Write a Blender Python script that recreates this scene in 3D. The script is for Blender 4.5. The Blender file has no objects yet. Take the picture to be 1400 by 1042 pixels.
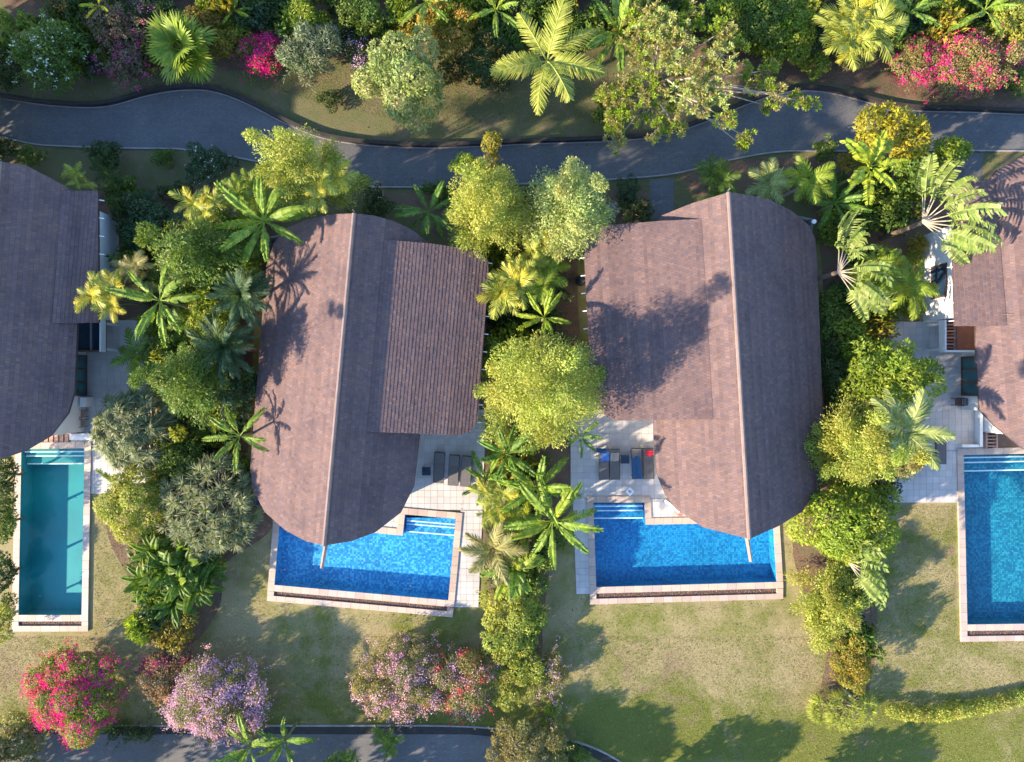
import bpy, math
import numpy as np
from mathutils import Vector, Matrix, Euler
from mathutils.geometry import tessellate_polygon

# ------------------------------------------------------------------ camera, sky, sun, exposure
S, H, CX, CY = 21.0, 44.6, 700.0, 521.0      # photo pixels per metre on the ground, drone height
SUN_AZ, SUN_EL = 25.0, 23.0                  # light travels towards +x rotated 25 deg to +y
sc = bpy.context.scene
C = sc.collection
cam_d = bpy.data.cameras.new('camera'); cam = bpy.data.objects.new('camera', cam_d); C.objects.link(cam)
cam.location = (0, 0, H); cam.rotation_euler = (0, 0, 0)
cam_d.sensor_width = 36.0; cam_d.lens = 36.0 * H / (1400.0 / S); cam_d.clip_end = 2000.0
sc.camera = cam
world = bpy.data.worlds.new('World'); sc.world = world; world.use_nodes = True
wn = world.node_tree.nodes; wl = world.node_tree.links
sky = wn.new('ShaderNodeTexSky'); sky.sky_type = 'NISHITA'; sky.sun_disc = False
sky.sun_elevation = math.radians(SUN_EL); sky.sun_rotation = math.radians(-90.0 - SUN_AZ)
sky.air_density = 1.0; sky.dust_density = 0.3; sky.ozone_density = 3.5
wl.new(sky.outputs[0], wn['Background'].inputs[0]); wn['Background'].inputs[1].default_value = 0.15
sun_d = bpy.data.lights.new('sun', 'SUN'); sun_d.energy = 4.2; sun_d.angle = math.radians(0.9)
sun_d.color = (1.0, 0.82, 0.59)
sun = bpy.data.objects.new('sun', sun_d); C.objects.link(sun)
ce = math.cos(math.radians(SUN_EL))
sun.rotation_euler = Vector((ce * math.cos(math.radians(SUN_AZ)), ce * math.sin(math.radians(SUN_AZ)), -math.sin(math.radians(SUN_EL)))).to_track_quat('-Z', 'Y').to_euler()
sun.location = (-60, -30, 60)
vs = sc.view_settings
vs.view_transform = 'Standard'; vs.look = 'None'; vs.gamma = 1.0; vs.use_curve_mapping = False; vs.exposure = 1.95
sc.cycles.use_denoising = True
sc.cycles.max_bounces = 6; sc.cycles.diffuse_bounces = 3; sc.cycles.transparent_max_bounces = 12

# ------------------------------------------------------------------ helpers
def P(px, py, z=0.0):
    k = (1 - z / H) / S
    return np.array([(px - CX) * k, (CY - py) * k, z])

def nrm(a):
    return a / np.maximum(np.linalg.norm(a, axis=-1, keepdims=True), 1e-9)

class MB:
    """collects vertices, faces and a tint per vertex; becomes ONE mesh"""
    def __init__(s): s.V = []; s.F = []; s.T = []; s.n = 0
    def add(s, V, F, t=(1, 1, 1)):
        V = np.asarray(V, float).reshape(-1, 3)
        s.V.append(V)
        t = np.asarray(t, float)
        s.T.append(np.broadcast_to(t, (len(V), 3)) if t.ndim == 1 else t)
        if isinstance(F, np.ndarray): s.F.append(F + s.n)
        else:
            for f in F: s.F.append(np.asarray(f)[None, :] + s.n)
        s.n += len(V); return s
    def box(s, c, d, t=(1, 1, 1), rz=0.0):
        c = np.asarray(c, float); d = np.asarray(d, float) / 2
        V = np.array([[x, y, z] for z in (-1, 1) for y in (-1, 1) for x in (-1, 1)]) * d
        if rz:
            q = np.array([[math.cos(rz), -math.sin(rz)], [math.sin(rz), math.cos(rz)]]); V[:, :2] = V[:, :2] @ q.T
        return s.add(V + c, np.array([[0, 2, 3, 1], [4, 5, 7, 6], [0, 1, 5, 4], [2, 6, 7, 3], [0, 4, 6, 2], [1, 3, 7, 5]]), t)
    def tube(s, pts, radii, n=6, t=(1, 1, 1)):
        pts = np.asarray(pts, float); k = len(pts); V = []
        for i in range(k):
            d = pts[min(i + 1, k - 1)] - pts[max(i - 1, 0)]; d = d / (np.linalg.norm(d) + 1e-9)
            u = np.cross(d, (0, 0, 1) if abs(d[2]) < .95 else (1, 0, 0)); u /= np.linalg.norm(u) + 1e-9; v = np.cross(d, u)
            for j in range(n):
                a = 2 * math.pi * j / n; V.append(pts[i] + radii[i] * (u * math.cos(a) + v * math.sin(a)))
        F = np.array([[i * n + j, i * n + (j + 1) % n, (i + 1) * n + (j + 1) % n, (i + 1) * n + j] for i in range(k - 1) for j in range(n)])
        s.add(V, F, t); s.F.append(np.arange(s.n - n, s.n)[None, :]); return s
    def prism(s, poly, z0, z1, t=(1, 1, 1)):
        """poly (k,2) ccw; z0, z1 scalars or per-vertex"""
        poly = ccw(poly); k = len(poly)
        lo = np.c_[poly, np.broadcast_to(z0, k)]; hi = np.c_[poly, np.broadcast_to(z1, k)]
        F = [[i, (i + 1) % k, k + (i + 1) % k, k + i] for i in range(k)]
        if convex(poly): F += [list(range(k, 2 * k)), list(range(k))[::-1]]
        else:
            for a, b, c in tessellate_polygon([[Vector((*p, 0)) for p in poly]]):
                A, B, D = poly[a], poly[b], poly[c]
                if (B[0]-A[0])*(D[1]-A[1]) - (B[1]-A[1])*(D[0]-A[0]) < 0: b, c = c, b
                F += [[k + a, k + b, k + c], [a, c, b]]
        return s.add(np.r_[lo, hi], F, t)
    def mesh(s, name, smooth=False):
        me = bpy.data.meshes.new(name)
        V = np.concatenate(s.V).astype(np.float32); T = np.concatenate(s.T).astype(np.float32)
        me.vertices.add(len(V)); me.vertices.foreach_set('co', V.ravel())
        sizes = np.concatenate([np.full(len(f), f.shape[1]) for f in s.F]); idx = np.concatenate([f.ravel() for f in s.F])
        me.loops.add(len(idx)); me.loops.foreach_set('vertex_index', idx.astype(np.int32))
        me.polygons.add(len(sizes)); me.polygons.foreach_set('loop_start', np.r_[0, np.cumsum(sizes)[:-1]].astype(np.int32))
        me.update(calc_edges=True)
        me.polygons.foreach_set('use_smooth', np.full(len(sizes), smooth, bool))
        at = me.attributes.new('tint', 'FLOAT_COLOR', 'POINT')
        at.data.foreach_set('color', np.c_[T, np.ones(len(T), np.float32)].astype(np.float32).ravel())
        return me

def ccw(p):
    p = np.asarray(p, float)[:, :2]; q = np.roll(p, -1, 0)
    return p if (p[:, 0] * q[:, 1] - q[:, 0] * p[:, 1]).sum() > 0 else p[::-1].copy()
def convex(p):
    a = np.roll(p, -1, 0) - p; b = np.roll(a, -1, 0)
    return bool(((a[:, 0] * b[:, 1] - a[:, 1] * b[:, 0]) > -1e-7).all())
def hull(pts):
    pts = sorted(map(tuple, np.asarray(pts)[:, :2]))
    def half(ps):
        o = []
        for p in ps:
            while len(o) > 1 and (o[-1][0]-o[-2][0])*(p[1]-o[-2][1]) - (o[-1][1]-o[-2][1])*(p[0]-o[-2][0]) <= 0: o.pop()
            o.append(p)
        return o[:-1]
    return np.array(half(pts) + half(pts[::-1]))
def clip(sub, poly):
    out = [tuple(p) for p in sub]
    for i in range(len(poly)):
        a, b = poly[i], poly[(i + 1) % len(poly)]; inp, out = out, []
        if not inp: return out
        side = lambda p: (b[0]-a[0])*(p[1]-a[1]) - (b[1]-a[1])*(p[0]-a[0])
        for j in range(len(inp)):
            p, q = inp[j], inp[(j + 1) % len(inp)]; sp, sq = side(p), side(q)
            if sp >= 0: out.append(p)
            if (sp >= 0) != (sq >= 0):
                t = sp / (sp - sq); out.append((p[0] + t*(q[0]-p[0]), p[1] + t*(q[1]-p[1])))
    return out
def spline(pts, n=8):
    p = np.asarray(pts, float); p = np.vstack([2*p[0]-p[1], p, 2*p[-1]-p[-2]]); o = []
    for i in range(1, len(p) - 2):
        for t in np.linspace(0, 1, n, endpoint=False):
            a, b, c, d = p[i-1], p[i], p[i+1], p[i+2]
            o.append(.5*((2*b) + (c-a)*t + (2*a-5*b+4*c-d)*t*t + (3*b-a-3*c+d)*t**3))
    o.append(p[-2]); return np.array(o)

def obj(name, me, mat, parent=None, loc=(0, 0, 0), rot=(0, 0, 0), scale=1.0, kind=None, color=None):
    if isinstance(me, MB): me = me.mesh(name)
    if mat is not None and len(me.materials) == 0: me.materials.append(mat)
    o = bpy.data.objects.new(name, me); C.objects.link(o)
    o.location = loc; o.rotation_euler = rot; o.scale = (scale,) * 3 if np.isscalar(scale) else scale
    if parent is not None: o.parent = parent
    if kind: o['kind'] = kind
    if color is not None: o.color = (*color, 1)
    return o
def tag(o, label, cat, group=None):
    o['label'] = label; o['category'] = cat
    if group: o['group'] = group
    return o
def thing(name, label, cat, loc=(0, 0, 0), group=None, rz=0.0):
    o = bpy.data.objects.new(name, None); C.objects.link(o); o.empty_display_size = .2
    o.location = loc; o.rotation_euler = (0, 0, rz); return tag(o, label, cat, group)

# ------------------------------------------------------------------ materials
def newmat(name):
    m = bpy.data.materials.new(name); m.use_nodes = True
    return m, m.node_tree.nodes, m.node_tree.links, m.node_tree.nodes['Principled BSDF']
def mixc(n, l, mode, fac, a, b):
    x = n.new('ShaderNodeMix'); x.data_type = 'RGBA'; x.blend_type = mode
    for sock, v in ((x.inputs[0], fac), (x.inputs[6], a), (x.inputs[7], b)):
        if hasattr(v, 'is_linked'): l.new(v, sock)
        elif np.isscalar(v): sock.default_value = v
        else: sock.default_value = (*v, 1)
    return x.outputs[2]
def noise(n, l, scale, detail=4, rough=.55, coord=None, dist=0.0):
    t = n.new('ShaderNodeTexNoise'); t.inputs['Scale'].default_value = scale; t.inputs['Detail'].default_value = detail
    t.inputs['Roughness'].default_value = rough; t.inputs['Distortion'].default_value = dist
    if coord is not None: l.new(coord, t.inputs['Vector'])
    return t.outputs['Fac']
def ramp(n, l, fac, stops, interp='LINEAR'):
    r = n.new('ShaderNodeValToRGB'); r.color_ramp.interpolation = interp
    while len(r.color_ramp.elements) < len(stops): r.color_ramp.elements.new(.5)
    for e, (p, c) in zip(r.color_ramp.elements, stops):
        e.position = p; e.color = (*c, 1) if not np.isscalar(c) else (c, c, c, 1)
    l.new(fac, r.inputs[0]); return r.outputs[0]
def bump(n, l, b, h, strength=.3, dist=.02):
    k = n.new('ShaderNodeBump'); k.inputs['Strength'].default_value = strength; k.inputs['Distance'].default_value = dist
    l.new(h, k.inputs['Height']); l.new(k.outputs[0], b.inputs['Normal'])
def objcoord(n): return n.new('ShaderNodeTexCoord').outputs['Object']
def geopos(n): return n.new('ShaderNodeNewGeometry').outputs['Position']

def plain(name, col, rough=.6, var=.25, scale=3.0, bmp=.15, fine=40.0, metallic=0.0, tinted=False):
    """procedural: base colour with blotchy wear and fine grain"""
    m, n, l, b = newmat(name); co = geopos(n)
    f = noise(n, l, scale, 5, .6, co)
    c = ramp(n, l, f, [(.25, tuple(x*(1-var) for x in col)), (.75, tuple(min(1, x*(1+var)) for x in col))])
    f2 = noise(n, l, fine, 3, .6, co)
    c = mixc(n, l, 'MULTIPLY', .5, c, ramp(n, l, f2, [(.3, .72), (.7, 1.0)]))
    if tinted:
        a = n.new('ShaderNodeAttribute'); a.attribute_name = 'tint'; c = mixc(n, l, 'MULTIPLY', 1.0, c, a.outputs['Color'])
    l.new(c, b.inputs['Base Color']); b.inputs['Roughness'].default_value = rough; b.inputs['Metallic'].default_value = metallic
    if bmp: bump(n, l, b, f2, bmp, .02)
    return m

def leafmat(name, trans=.38, rough=.5, spec=.3):
    m, n, l, b = newmat(name)
    a = n.new('ShaderNodeAttribute'); a.attribute_name = 'tint'
    oi = n.new('ShaderNodeObjectInfo')
    c = mixc(n, l, 'MULTIPLY', 1.0, a.outputs['Color'], oi.outputs['Color'])
    f = noise(n, l, 9.0, 2, .5, geopos(n))
    c = mixc(n, l, 'MULTIPLY', 1.0, c, ramp(n, l, f, [(.3, .78), (.7, 1.12)]))
    l.new(c, b.inputs['Base Color']); b.inputs['Roughness'].default_value = rough; b.inputs['Specular IOR Level'].default_value = spec
    t = n.new('ShaderNodeBsdfTranslucent'); l.new(mixc(n, l, 'MULTIPLY', 1.0, c, (1.25, 1.2, .55)), t.inputs['Color'])
    mx = n.new('ShaderNodeMixShader'); mx.inputs[0].default_value = trans
    l.new(b.outputs[0], mx.inputs[1]); l.new(t.outputs[0], mx.inputs[2]); l.new(mx.outputs[0], n['Material Output'].inputs[0])
    return m

M = {}
M['leaf'] = leafmat('leaf'); M['petal'] = leafmat('petal', .35, .7, .1); M['waxy'] = leafmat('waxy_leaf', .32, .5, .25)
M['bark'] = plain('bark', (.13, .095, .065), .85, .35, 4, .5)
M['palebark'] = plain('pale_bark', (.32, .27, .2), .8, .3, 5, .4)
M['stem'] = plain('green_stem', (.16, .17, .07), .6, .35, 5, .2)
M['plaster'] = plain('white_plaster', (.74, .74, .73), .75, .07, .8, .08)
M['wood'] = plain('dark_wood', (.11, .06, .04), .55, .3, 3, .15)
M['rust'] = plain('rust_red_panel', (.24, .075, .04), .6, .2, 2, .1)
M['brick'] = plain('terracotta', (.36, .17, .12), .7, .2, 3, .15)
M['beam'] = plain('beam_wood', (.33, .2, .16), .7, .2, 3, .15)
M['pave'] = plain('paving_tile', (.50, .465, .44), .6, .16, .6, .05, tinted=True)
M['grout'] = plain('grout', (.42, .385, .36), .85, .12, 2)
M['coping'] = plain('coping_stone', (.46, .36, .30), .6, .14, 1.2, .1, tinted=True)
M['trench'] = plain('trench_bed', (.075, .05, .04), .8, .35, 4, .4)
M['pebble'] = plain('pebble', (.13, .075, .055), .6, .3, 6, .2, tinted=True)
M['fabric'] = plain('lounger_weave', (.115, .105, .105), .7, .15, 6, .3, 160)
M['frame'] = plain('lounger_frame', (.065, .05, .05), .5, .2, 6)
M['navy'] = plain('navy_top', (.012, .03, .06), .3, .25, 5)
M['towelb'] = plain('blue_towel', (.015, .075, .18), .9, .25, 8, .4, 90)
M['towelc'] = plain('bright_blue_towel', (.08, .2, .52), .9, .35, 12, .4, 90)
M['towelr'] = plain('red_towel', (.62, .02, .05), .9, .15, 8, .4, 90)
M['towelt'] = plain('tan_towel', (.36, .3, .25), .9, .15, 8, .4, 90)
M['metal'] = plain('grey_metal', (.35, .36, .38), .4, .15, 6, .05, 40, .6)
M['white'] = plain('white_paint', (.78, .78, .78), .5, .05, 4, .05)
M['slate'] = plain('slate_jar', (.035, .045, .055), .35, .3, 5)
M['rock'] = plain('rock', (.2, .19, .19), .85, .3, 3, .5, 12)
M['curb'] = plain('kerb_concrete', (.27, .255, .25), .8, .25, 1.5, .2)
M['darkkerb'] = plain('dark_stone_wall', (.03, .024, .021), .85, .4, 2.5, .5, 15)
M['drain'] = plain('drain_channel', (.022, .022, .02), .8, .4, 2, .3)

def mat_glass():
    m, n, l, b = newmat('window_glass')
    b.inputs['Base Color'].default_value = (.03, .10, .11, 1); b.inputs['Roughness'].default_value = .06
    f = noise(n, l, .8, 2, .5, geopos(n)); l.new(ramp(n, l, f, [(.3, (.02, .07, .08)), (.7, (.05, .16, .17))]), b.inputs['Base Color']); return m
M['glass'] = mat_glass()

def mat_tile():
    m, n, l, b = newmat('roof_tile'); co = geopos(n)
    a = n.new('ShaderNodeAttribute'); a.attribute_name = 'tint'
    f = noise(n, l, .45, 6, .65, co, .4)
    c = mixc(n, l, 'MULTIPLY', .6, a.outputs['Color'], ramp(n, l, f, [(.3, (.62, .60, .66)), (.52, (1, .97, .96)), (.72, (1.12, 1.0, .94))]))
    f3 = noise(n, l, 1.7, 6, .7, co, 1.0)
    c = mixc(n, l, 'MIX', ramp(n, l, f3, [(.60, 0.0), (.74, .55)]), c, (.07, .065, .07))
    f2 = noise(n, l, 22, 4, .65, co)
    c = mixc(n, l, 'MULTIPLY', .7, c, ramp(n, l, f2, [(.3, .62), (.7, 1.15)]))
    l.new(c, b.inputs['Base Color']); b.inputs['Roughness'].default_value = .9; b.inputs['Specular IOR Level'].default_value = .08
    bump(n, l, b, f2, .35, .02); return m
M['tile'] = mat_tile()
M['ridge'] = plain('ridge_tile', (.20, .142, .128), .8, .2, 1.5, .3)
M['fascia'] = plain('fascia_board', (.06, .045, .045), .7, .25, 2)

def mat_lawn():
    m, n, l, b = newmat('lawn'); co = geopos(n)
    big = noise(n, l, .13, 5, .62, co, 1.2); mid = noise(n, l, .7, 6, .7, co); fine = noise(n, l, 14, 4, .75, co); speck = noise(n, l, 45, 2, .6, co)
    green = ramp(n, l, fine, [(.25, (.09, .11, .022)), (.5, (.145, .16, .035)), (.75, (.22, .225, .058))])
    dry = ramp(n, l, fine, [(.25, (.25, .205, .105)), (.75, (.39, .315, .175))])
    soil = ramp(n, l, fine, [(.3, (.17, .115, .075)), (.7, (.27, .19, .13))])
    add0 = n.new('ShaderNodeMath'); add0.operation = 'MULTIPLY_ADD'; l.new(mid, add0.inputs[0]); add0.inputs[1].default_value = .55; l.new(big, add0.inputs[2])
    sx = n.new('ShaderNodeSeparateXYZ'); l.new(co, sx.inputs[0]); mr = n.new('ShaderNodeMapRange'); mr.interpolation_type = 'SMOOTHSTEP'
    for q, v in ((1, -23.5), (2, -18.5), (3, -.24), (4, .02)): mr.inputs[q].default_value = v
    l.new(sx.outputs['Y'], mr.inputs[0]); add = n.new('ShaderNodeMath'); add.operation = 'ADD'; l.new(add0.outputs[0], add.inputs[0]); l.new(mr.outputs[0], add.inputs[1])
    mr2 = n.new('ShaderNodeMapRange'); l.new(sx.outputs['Y'], mr2.inputs[0]); add2 = n.new('ShaderNodeMath'); add2.operation = 'ADD'
    for q, v in ((1, 6), (2, 12), (3, 0), (4, -.22)): mr2.inputs[q].default_value = v
    l.new(add.outputs[0], add2.inputs[0]); l.new(mr2.outputs[0], add2.inputs[1]); add = add2
    c = mixc(n, l, 'MIX', ramp(n, l, add.outputs[0], [(.64, 0.0), (.86, .9)]), green, dry)
    s2 = noise(n, l, .33, 6, .7, co, .8)
    c = mixc(n, l, 'MIX', ramp(n, l, s2, [(.56, 0.0), (.68, .7)]), c, soil)
    c = mixc(n, l, 'MULTIPLY', .4, c, ramp(n, l, speck, [(.3, .7), (.7, 1.12)]))
    l.new(c, b.inputs['Base Color']); b.inputs['Roughness'].default_value = .95; b.inputs['Specular IOR Level'].default_value = .1
    h = n.new('ShaderNodeMath'); h.operation = 'ADD'; l.new(fine, h.inputs[0]); l.new(speck, h.inputs[1])
    bump(n, l, b, h.outputs[0], .5, .04); return m
M['lawn'] = mat_lawn()
def mat_soil(name, c0, c1, c2):
    m, n, l, b = newmat(name); co = geopos(n)
    f = noise(n, l, .8, 7, .7, co, .5); g = noise(n, l, 12, 5, .75, co)
    c = ramp(n, l, f, [(.3, c0), (.52, c1), (.72, c2)])
    c = mixc(n, l, 'MULTIPLY', .7, c, ramp(n, l, g, [(.3, .5), (.7, 1.2)]))
    l.new(c, b.inputs['Base Color']); b.inputs['Roughness'].default_value = .95; bump(n, l, b, g, 1.0, .06); return m
M['soil'] = mat_soil('bed_soil', (.085, .06, .04), (.19, .115, .075), (.12, .125, .05))
M['bank'] = mat_soil('bank_soil', (.06, .07, .03), (.145, .085, .055), (.20, .125, .08))

def mat_road():
    m, n, l, b = newmat('road_pavers'); co = geopos(n)
    br = n.new('ShaderNodeTexBrick'); l.new(co, br.inputs['Vector']); br.inputs['Scale'].default_value = 3.2
    for k, v in (('Color1', (.115, .117, .122)), ('Color2', (.15, .15, .154)), ('Mortar', (.065, .065, .067))): br.inputs[k].default_value = (*v, 1)
    br.inputs['Mortar Size'].default_value = .03
    f = noise(n, l, .35, 6, .65, co, .5); g = noise(n, l, 16, 3, .6, co)
    c = mixc(n, l, 'MULTIPLY', .9, br.outputs[0], ramp(n, l, f, [(.3, (.72, .72, .74)), (.7, (1.15, 1.12, 1.08))]))
    c = mixc(n, l, 'MIX', ramp(n, l, noise(n, l, .9, 5, .7, co), [(.62, 0.0), (.78, .45)]), c, (.16, .125, .10))
    c = mixc(n, l, 'MULTIPLY', .6, c, ramp(n, l, g, [(.3, .7), (.7, 1.15)]))
    l.new(c, b.inputs['Base Color']); b.inputs['Roughness'].default_value = .8
    bump(n, l, b, br.outputs['Fac'], .4, -.01); return m
M['road'] = mat_road()

def mat_pool(name, cols, cell=.125, plainness=.34):
    m, n, l, b = newmat(name); co = geopos(n)
    sn = n.new('ShaderNodeVectorMath'); sn.operation = 'SNAP'; l.new(co, sn.inputs[0]); sn.inputs[1].default_value = (cell,) * 3
    w = n.new('ShaderNodeTexWhiteNoise'); l.new(sn.outputs[0], w.inputs['Vector'])
    c = ramp(n, l, w.outputs['Value'], [(i / (len(cols)), k) for i, k in enumerate(cols)], 'CONSTANT')
    mid = tuple(np.mean(cols, 0)); c = mixc(n, l, 'MIX', plainness, c, mid)
    br = n.new('ShaderNodeTexBrick'); l.new(co, br.inputs['Vector']); br.offset = 0.0; br.inputs['Scale'].default_value = 1.0
    br.inputs['Brick Width'].default_value = cell; br.inputs['Row Height'].default_value = cell; br.inputs['Mortar Size'].default_value = .012
    for k, v in (('Color1', (1, 1, 1)), ('Color2', (1, 1, 1)), ('Mortar', (.55, .6, .65))): br.inputs[k].default_value = (*v, 1)
    c = mixc(n, l, 'MULTIPLY', 1.0 - plainness, c, br.outputs[0])
    c = mixc(n, l, 'MULTIPLY', .8, c, ramp(n, l, noise(n, l, .35, 3, .5, co), [(.3, .75), (.7, 1.2)]))
    l.new(c, b.inputs['Base Color']); b.inputs['Roughness'].default_value = .4; return m
M['pool_blue'] = mat_pool('blue_mosaic', [(.008, .13, .36), (.016, .23, .52), (.03, .30, .58), (.08, .42, .66), (.012, .18, .44), (.13, .50, .70)])
M['pool_deep'] = mat_pool('deep_blue_mosaic', [(.008, .15, .36), (.012, .22, .46), (.018, .26, .50), (.006, .10, .27), (.03, .31, .54), (.01, .19, .41)])
M['pool_green'] = mat_pool('sea_green_mosaic', [(.006, .09, .17), (.010, .15, .235), (.015, .19, .28), (.025, .24, .32), (.008, .12, .20), (.04, .29, .35)])
M['pool_teal'] = mat_pool('teal_basin', [(.009, .24, .24), (.011, .26, .255), (.010, .25, .25)], .2, .8)
def mat_water():
    m, n, l, b = newmat('pool_water')
    n.remove(b); tr = n.new('ShaderNodeBsdfTransparent'); tr.inputs[0].default_value = (.80, .95, .98, 1)
    gl = n.new('ShaderNodeBsdfGlossy'); gl.inputs['Roughness'].default_value = .04
    lw = n.new('ShaderNodeLayerWeight'); pw = n.new('ShaderNodeMath'); pw.operation = 'POWER'; pw.inputs[1].default_value = 5.0; l.new(lw.outputs['Facing'], pw.inputs[0])
    fr = n.new('ShaderNodeMath'); fr.operation = 'MULTIPLY_ADD'; fr.inputs[1].default_value = .96; fr.inputs[2].default_value = .02; l.new(pw.outputs[0], fr.inputs[0])
    bp = n.new('ShaderNodeBump'); bp.inputs['Strength'].default_value = .25; bp.inputs['Distance'].default_value = .03
    l.new(noise(n, l, 2.2, 3, .5, geopos(n), .5), bp.inputs['Height']); l.new(bp.outputs[0], gl.inputs['Normal']); l.new(bp.outputs[0], lw.inputs['Normal'])
    mx = n.new('ShaderNodeMixShader'); l.new(fr.outputs[0], mx.inputs[0]); l.new(tr.outputs[0], mx.inputs[1]); l.new(gl.outputs[0], mx.inputs[2])
    l.new(mx.outputs[0], n['Material Output'].inputs[0]); return m
M['water'] = mat_water()

# ------------------------------------------------------------------ ground, roads, beds
POOLS = {
    'teal': [(31, 614), (117, 613), (113, 840), (27, 840)],
    'three': [(554, 703), (623, 709), (613, 820), (376, 799), (383, 715), (551, 732)],
    'towel': [(811, 687), (880.5, 687), (882, 717), (1056, 714), (1061, 795), (815, 802)],
    'right': [(1316, 622), (1470, 619), (1474, 851), (1321, 853)],
}
def px2(poly, z=0.0): return np.array([P(x, y, z)[:2] for x, y in poly])
def offset_poly(poly, d):
    """outward offset of a ccw polygon"""
    p = ccw(poly); k = len(p); out = []
    for i in range(k):
        a, b, c = p[i-1], p[i], p[(i+1) % k]
        e1 = (b-a)/np.linalg.norm(b-a); e2 = (c-b)/np.linalg.norm(c-b)
        n1 = np.array([e1[1], -e1[0]]); n2 = np.array([e2[1], -e2[0]])
        out.append(b + (n1+n2) * d / (1 + n1 @ n2))
    return np.array(out)

holes = [offset_poly(px2(p), .12) for p in POOLS.values()]
outer = np.array([(-170, -150), (170, -150), (170, 150), (-170, 150)], float)
allp = [outer] + [h[::-1] for h in holes]
tri = tessellate_polygon([[Vector((*q, 0)) for q in p] for p in allp])
gv = np.concatenate(allp); gb = MB()
gF = []
for a, b_, c_ in tri:
    A, B, D = gv[a], gv[b_], gv[c_]
    gF.append([a, b_, c_] if (B[0]-A[0])*(D[1]-A[1]) - (B[1]-A[1])*(D[0]-A[0]) > 0 else [a, c_, b_])
gb.add(np.c_[gv, np.zeros(len(gv))], np.array(gF)); obj('ground', gb, M['lawn'], kind='structure')

def sheet(name, pts, z, mat, smooth=True, n=6):
    p = px2(pts)
    if smooth: p = spline(np.vstack([p, p[:1]]), n)[:-1]
    p = ccw(p); mb = MB(); F = []
    for a, b_, c_ in tessellate_polygon([[Vector((*q, 0)) for q in p]]):
        A, B, D = p[a], p[b_], p[c_]; F.append([a, b_, c_] if (B[0]-A[0])*(D[1]-A[1]) - (B[1]-A[1])*(D[0]-A[0]) > 0 else [a, c_, b_])
    mb.add(np.c_[p, np.full(len(p), z)], np.array(F)); return obj(name, mb, mat, kind='structure')

UP = [(-260, 118), (-130, 120), (-40, 125), (0, 131), (70, 141), (140, 143), (200, 128), (240, 121), (285, 121), (330, 135), (390, 165), (440, 185), (500, 195), (580, 199), (650, 197), (740, 193), (830, 190), (900, 183), (960, 165), (1020, 140), (1070, 124), (1110, 121), (1150, 127), (1200, 140), (1250, 148), (1320, 150), (1400, 153), (1560, 158)]
LO = [(-260, 176), (-130, 178), (-40, 181), (0, 187), (45, 197), (83, 200), (173, 203), (256, 205), (346, 220), (400, 234), (450, 246), (505, 255), (598, 256), (709, 252), (830, 246), (920, 238), (989, 221), (1065, 208), (1150, 207), (1276, 206), (1400, 207), (1560, 208)]
up = spline(px2(UP), 8); lo = spline(px2(LO), 8)
def ribbon(name, line, half, z0, z1, mat, kind='structure'):
    d = nrm(np.gradient(line, axis=0)); nn = np.c_[-d[:, 1], d[:, 0]]
    a, b_ = line + nn * half, line - nn * half; k = len(line); mb = MB()
    V = np.r_[np.c_[a, np.full(k, z0)], np.c_[a, np.full(k, z1)], np.c_[b_, np.full(k, z1)], np.c_[b_, np.full(k, z0)]]
    F = [[r*k+i, (r+1)*k+i, (r+1)*k+i+1, r*k+i+1] for r in range(3) for i in range(k-1)]
    mb.add(V, np.array(F)[:, ::-1]); return obj(name, mb, mat, kind=kind)
rp = np.vstack([up, lo[::-1]])
mb = MB(); F = []
for a, b_, c_ in tessellate_polygon([[Vector((*q, 0)) for q in rp]]):
    A, B, D = rp[a], rp[b_], rp[c_]; F.append([a, b_, c_] if (B[0]-A[0])*(D[1]-A[1]) - (B[1]-A[1])*(D[0]-A[0]) > 0 else [a, c_, b_])
mb.add(np.c_[rp, np.full(len(rp), .012)], np.array(F)); obj('road', mb, M['road'], kind='structure')
w = ribbon('retaining_wall', up, .11, 0, .34, M['darkkerb'], None)
tag(w, 'low dark stone retaining wall winding along the planted bank above the paved road', 'wall')
ribbon('kerb', lo, .045, 0, .10, M['curb'])
ribbon('kerb', up - np.array([0, .18]), .03, 0, .03, M['curb'])
M['worn'] = mat_soil('worn_grass', (.095, .115, .035), (.135, .125, .052), (.20, .14, .09))
sheet('front_garden', [(x, y) for x, y in LO] + [(1560, 330), (1120, 330), (1000, 300), (800, 330), (660, 340), (484, 330), (350, 310), (130, 330), (-260, 330)], .004, M['worn'], False)
sheet('grass_bank', [(x, y) for x, y in UP] + [(1560, -60), (-260, -60)], .004, M['worn'], False)
sheet('bank', [(-40, -60), (1450, -60), (1450, 140), (1330, 142), (1210, 130), (1120, 112), (1060, 114), (1000, 138), (930, 120), (880, 60), (700, 40), (560, 70), (470, 80), (350, 95), (200, 95), (60, 60)], .008, M['bank'])
sheet('planting_bed', [(128, 262), (230, 262), (330, 250), (380, 300), (350, 420), (345, 560), (340, 650), (372, 720), (310, 770), (300, 830), (262, 880), (205, 880), (180, 800), (150, 740), (150, 690), (215, 640), (212, 445), (140, 430)], .008, M['soil'])
sheet('planting_bed', [(520, 265), (700, 262), (880, 262), (880, 300), (800, 315), (790, 400), (800, 560), (782, 620), (782, 690), (755, 760), (742, 850), (735, 900), (665, 895), (668, 800), (655, 700), (665, 600), (655, 540), (668, 360), (590, 320)], .008, M['soil'])
sheet('planting_bed', [(930, 240), (1060, 215), (1250, 222), (1330, 225), (1300, 300), (1262, 330), (1258, 438), (1215, 442), (1212, 690), (1185, 770), (1200, 850), (1180, 960), (1120, 975), (1130, 880), (1095, 800), (1085, 730), (1122, 660), (1120, 330), (1060, 262), (960, 268)], .008, M['soil'])
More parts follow.
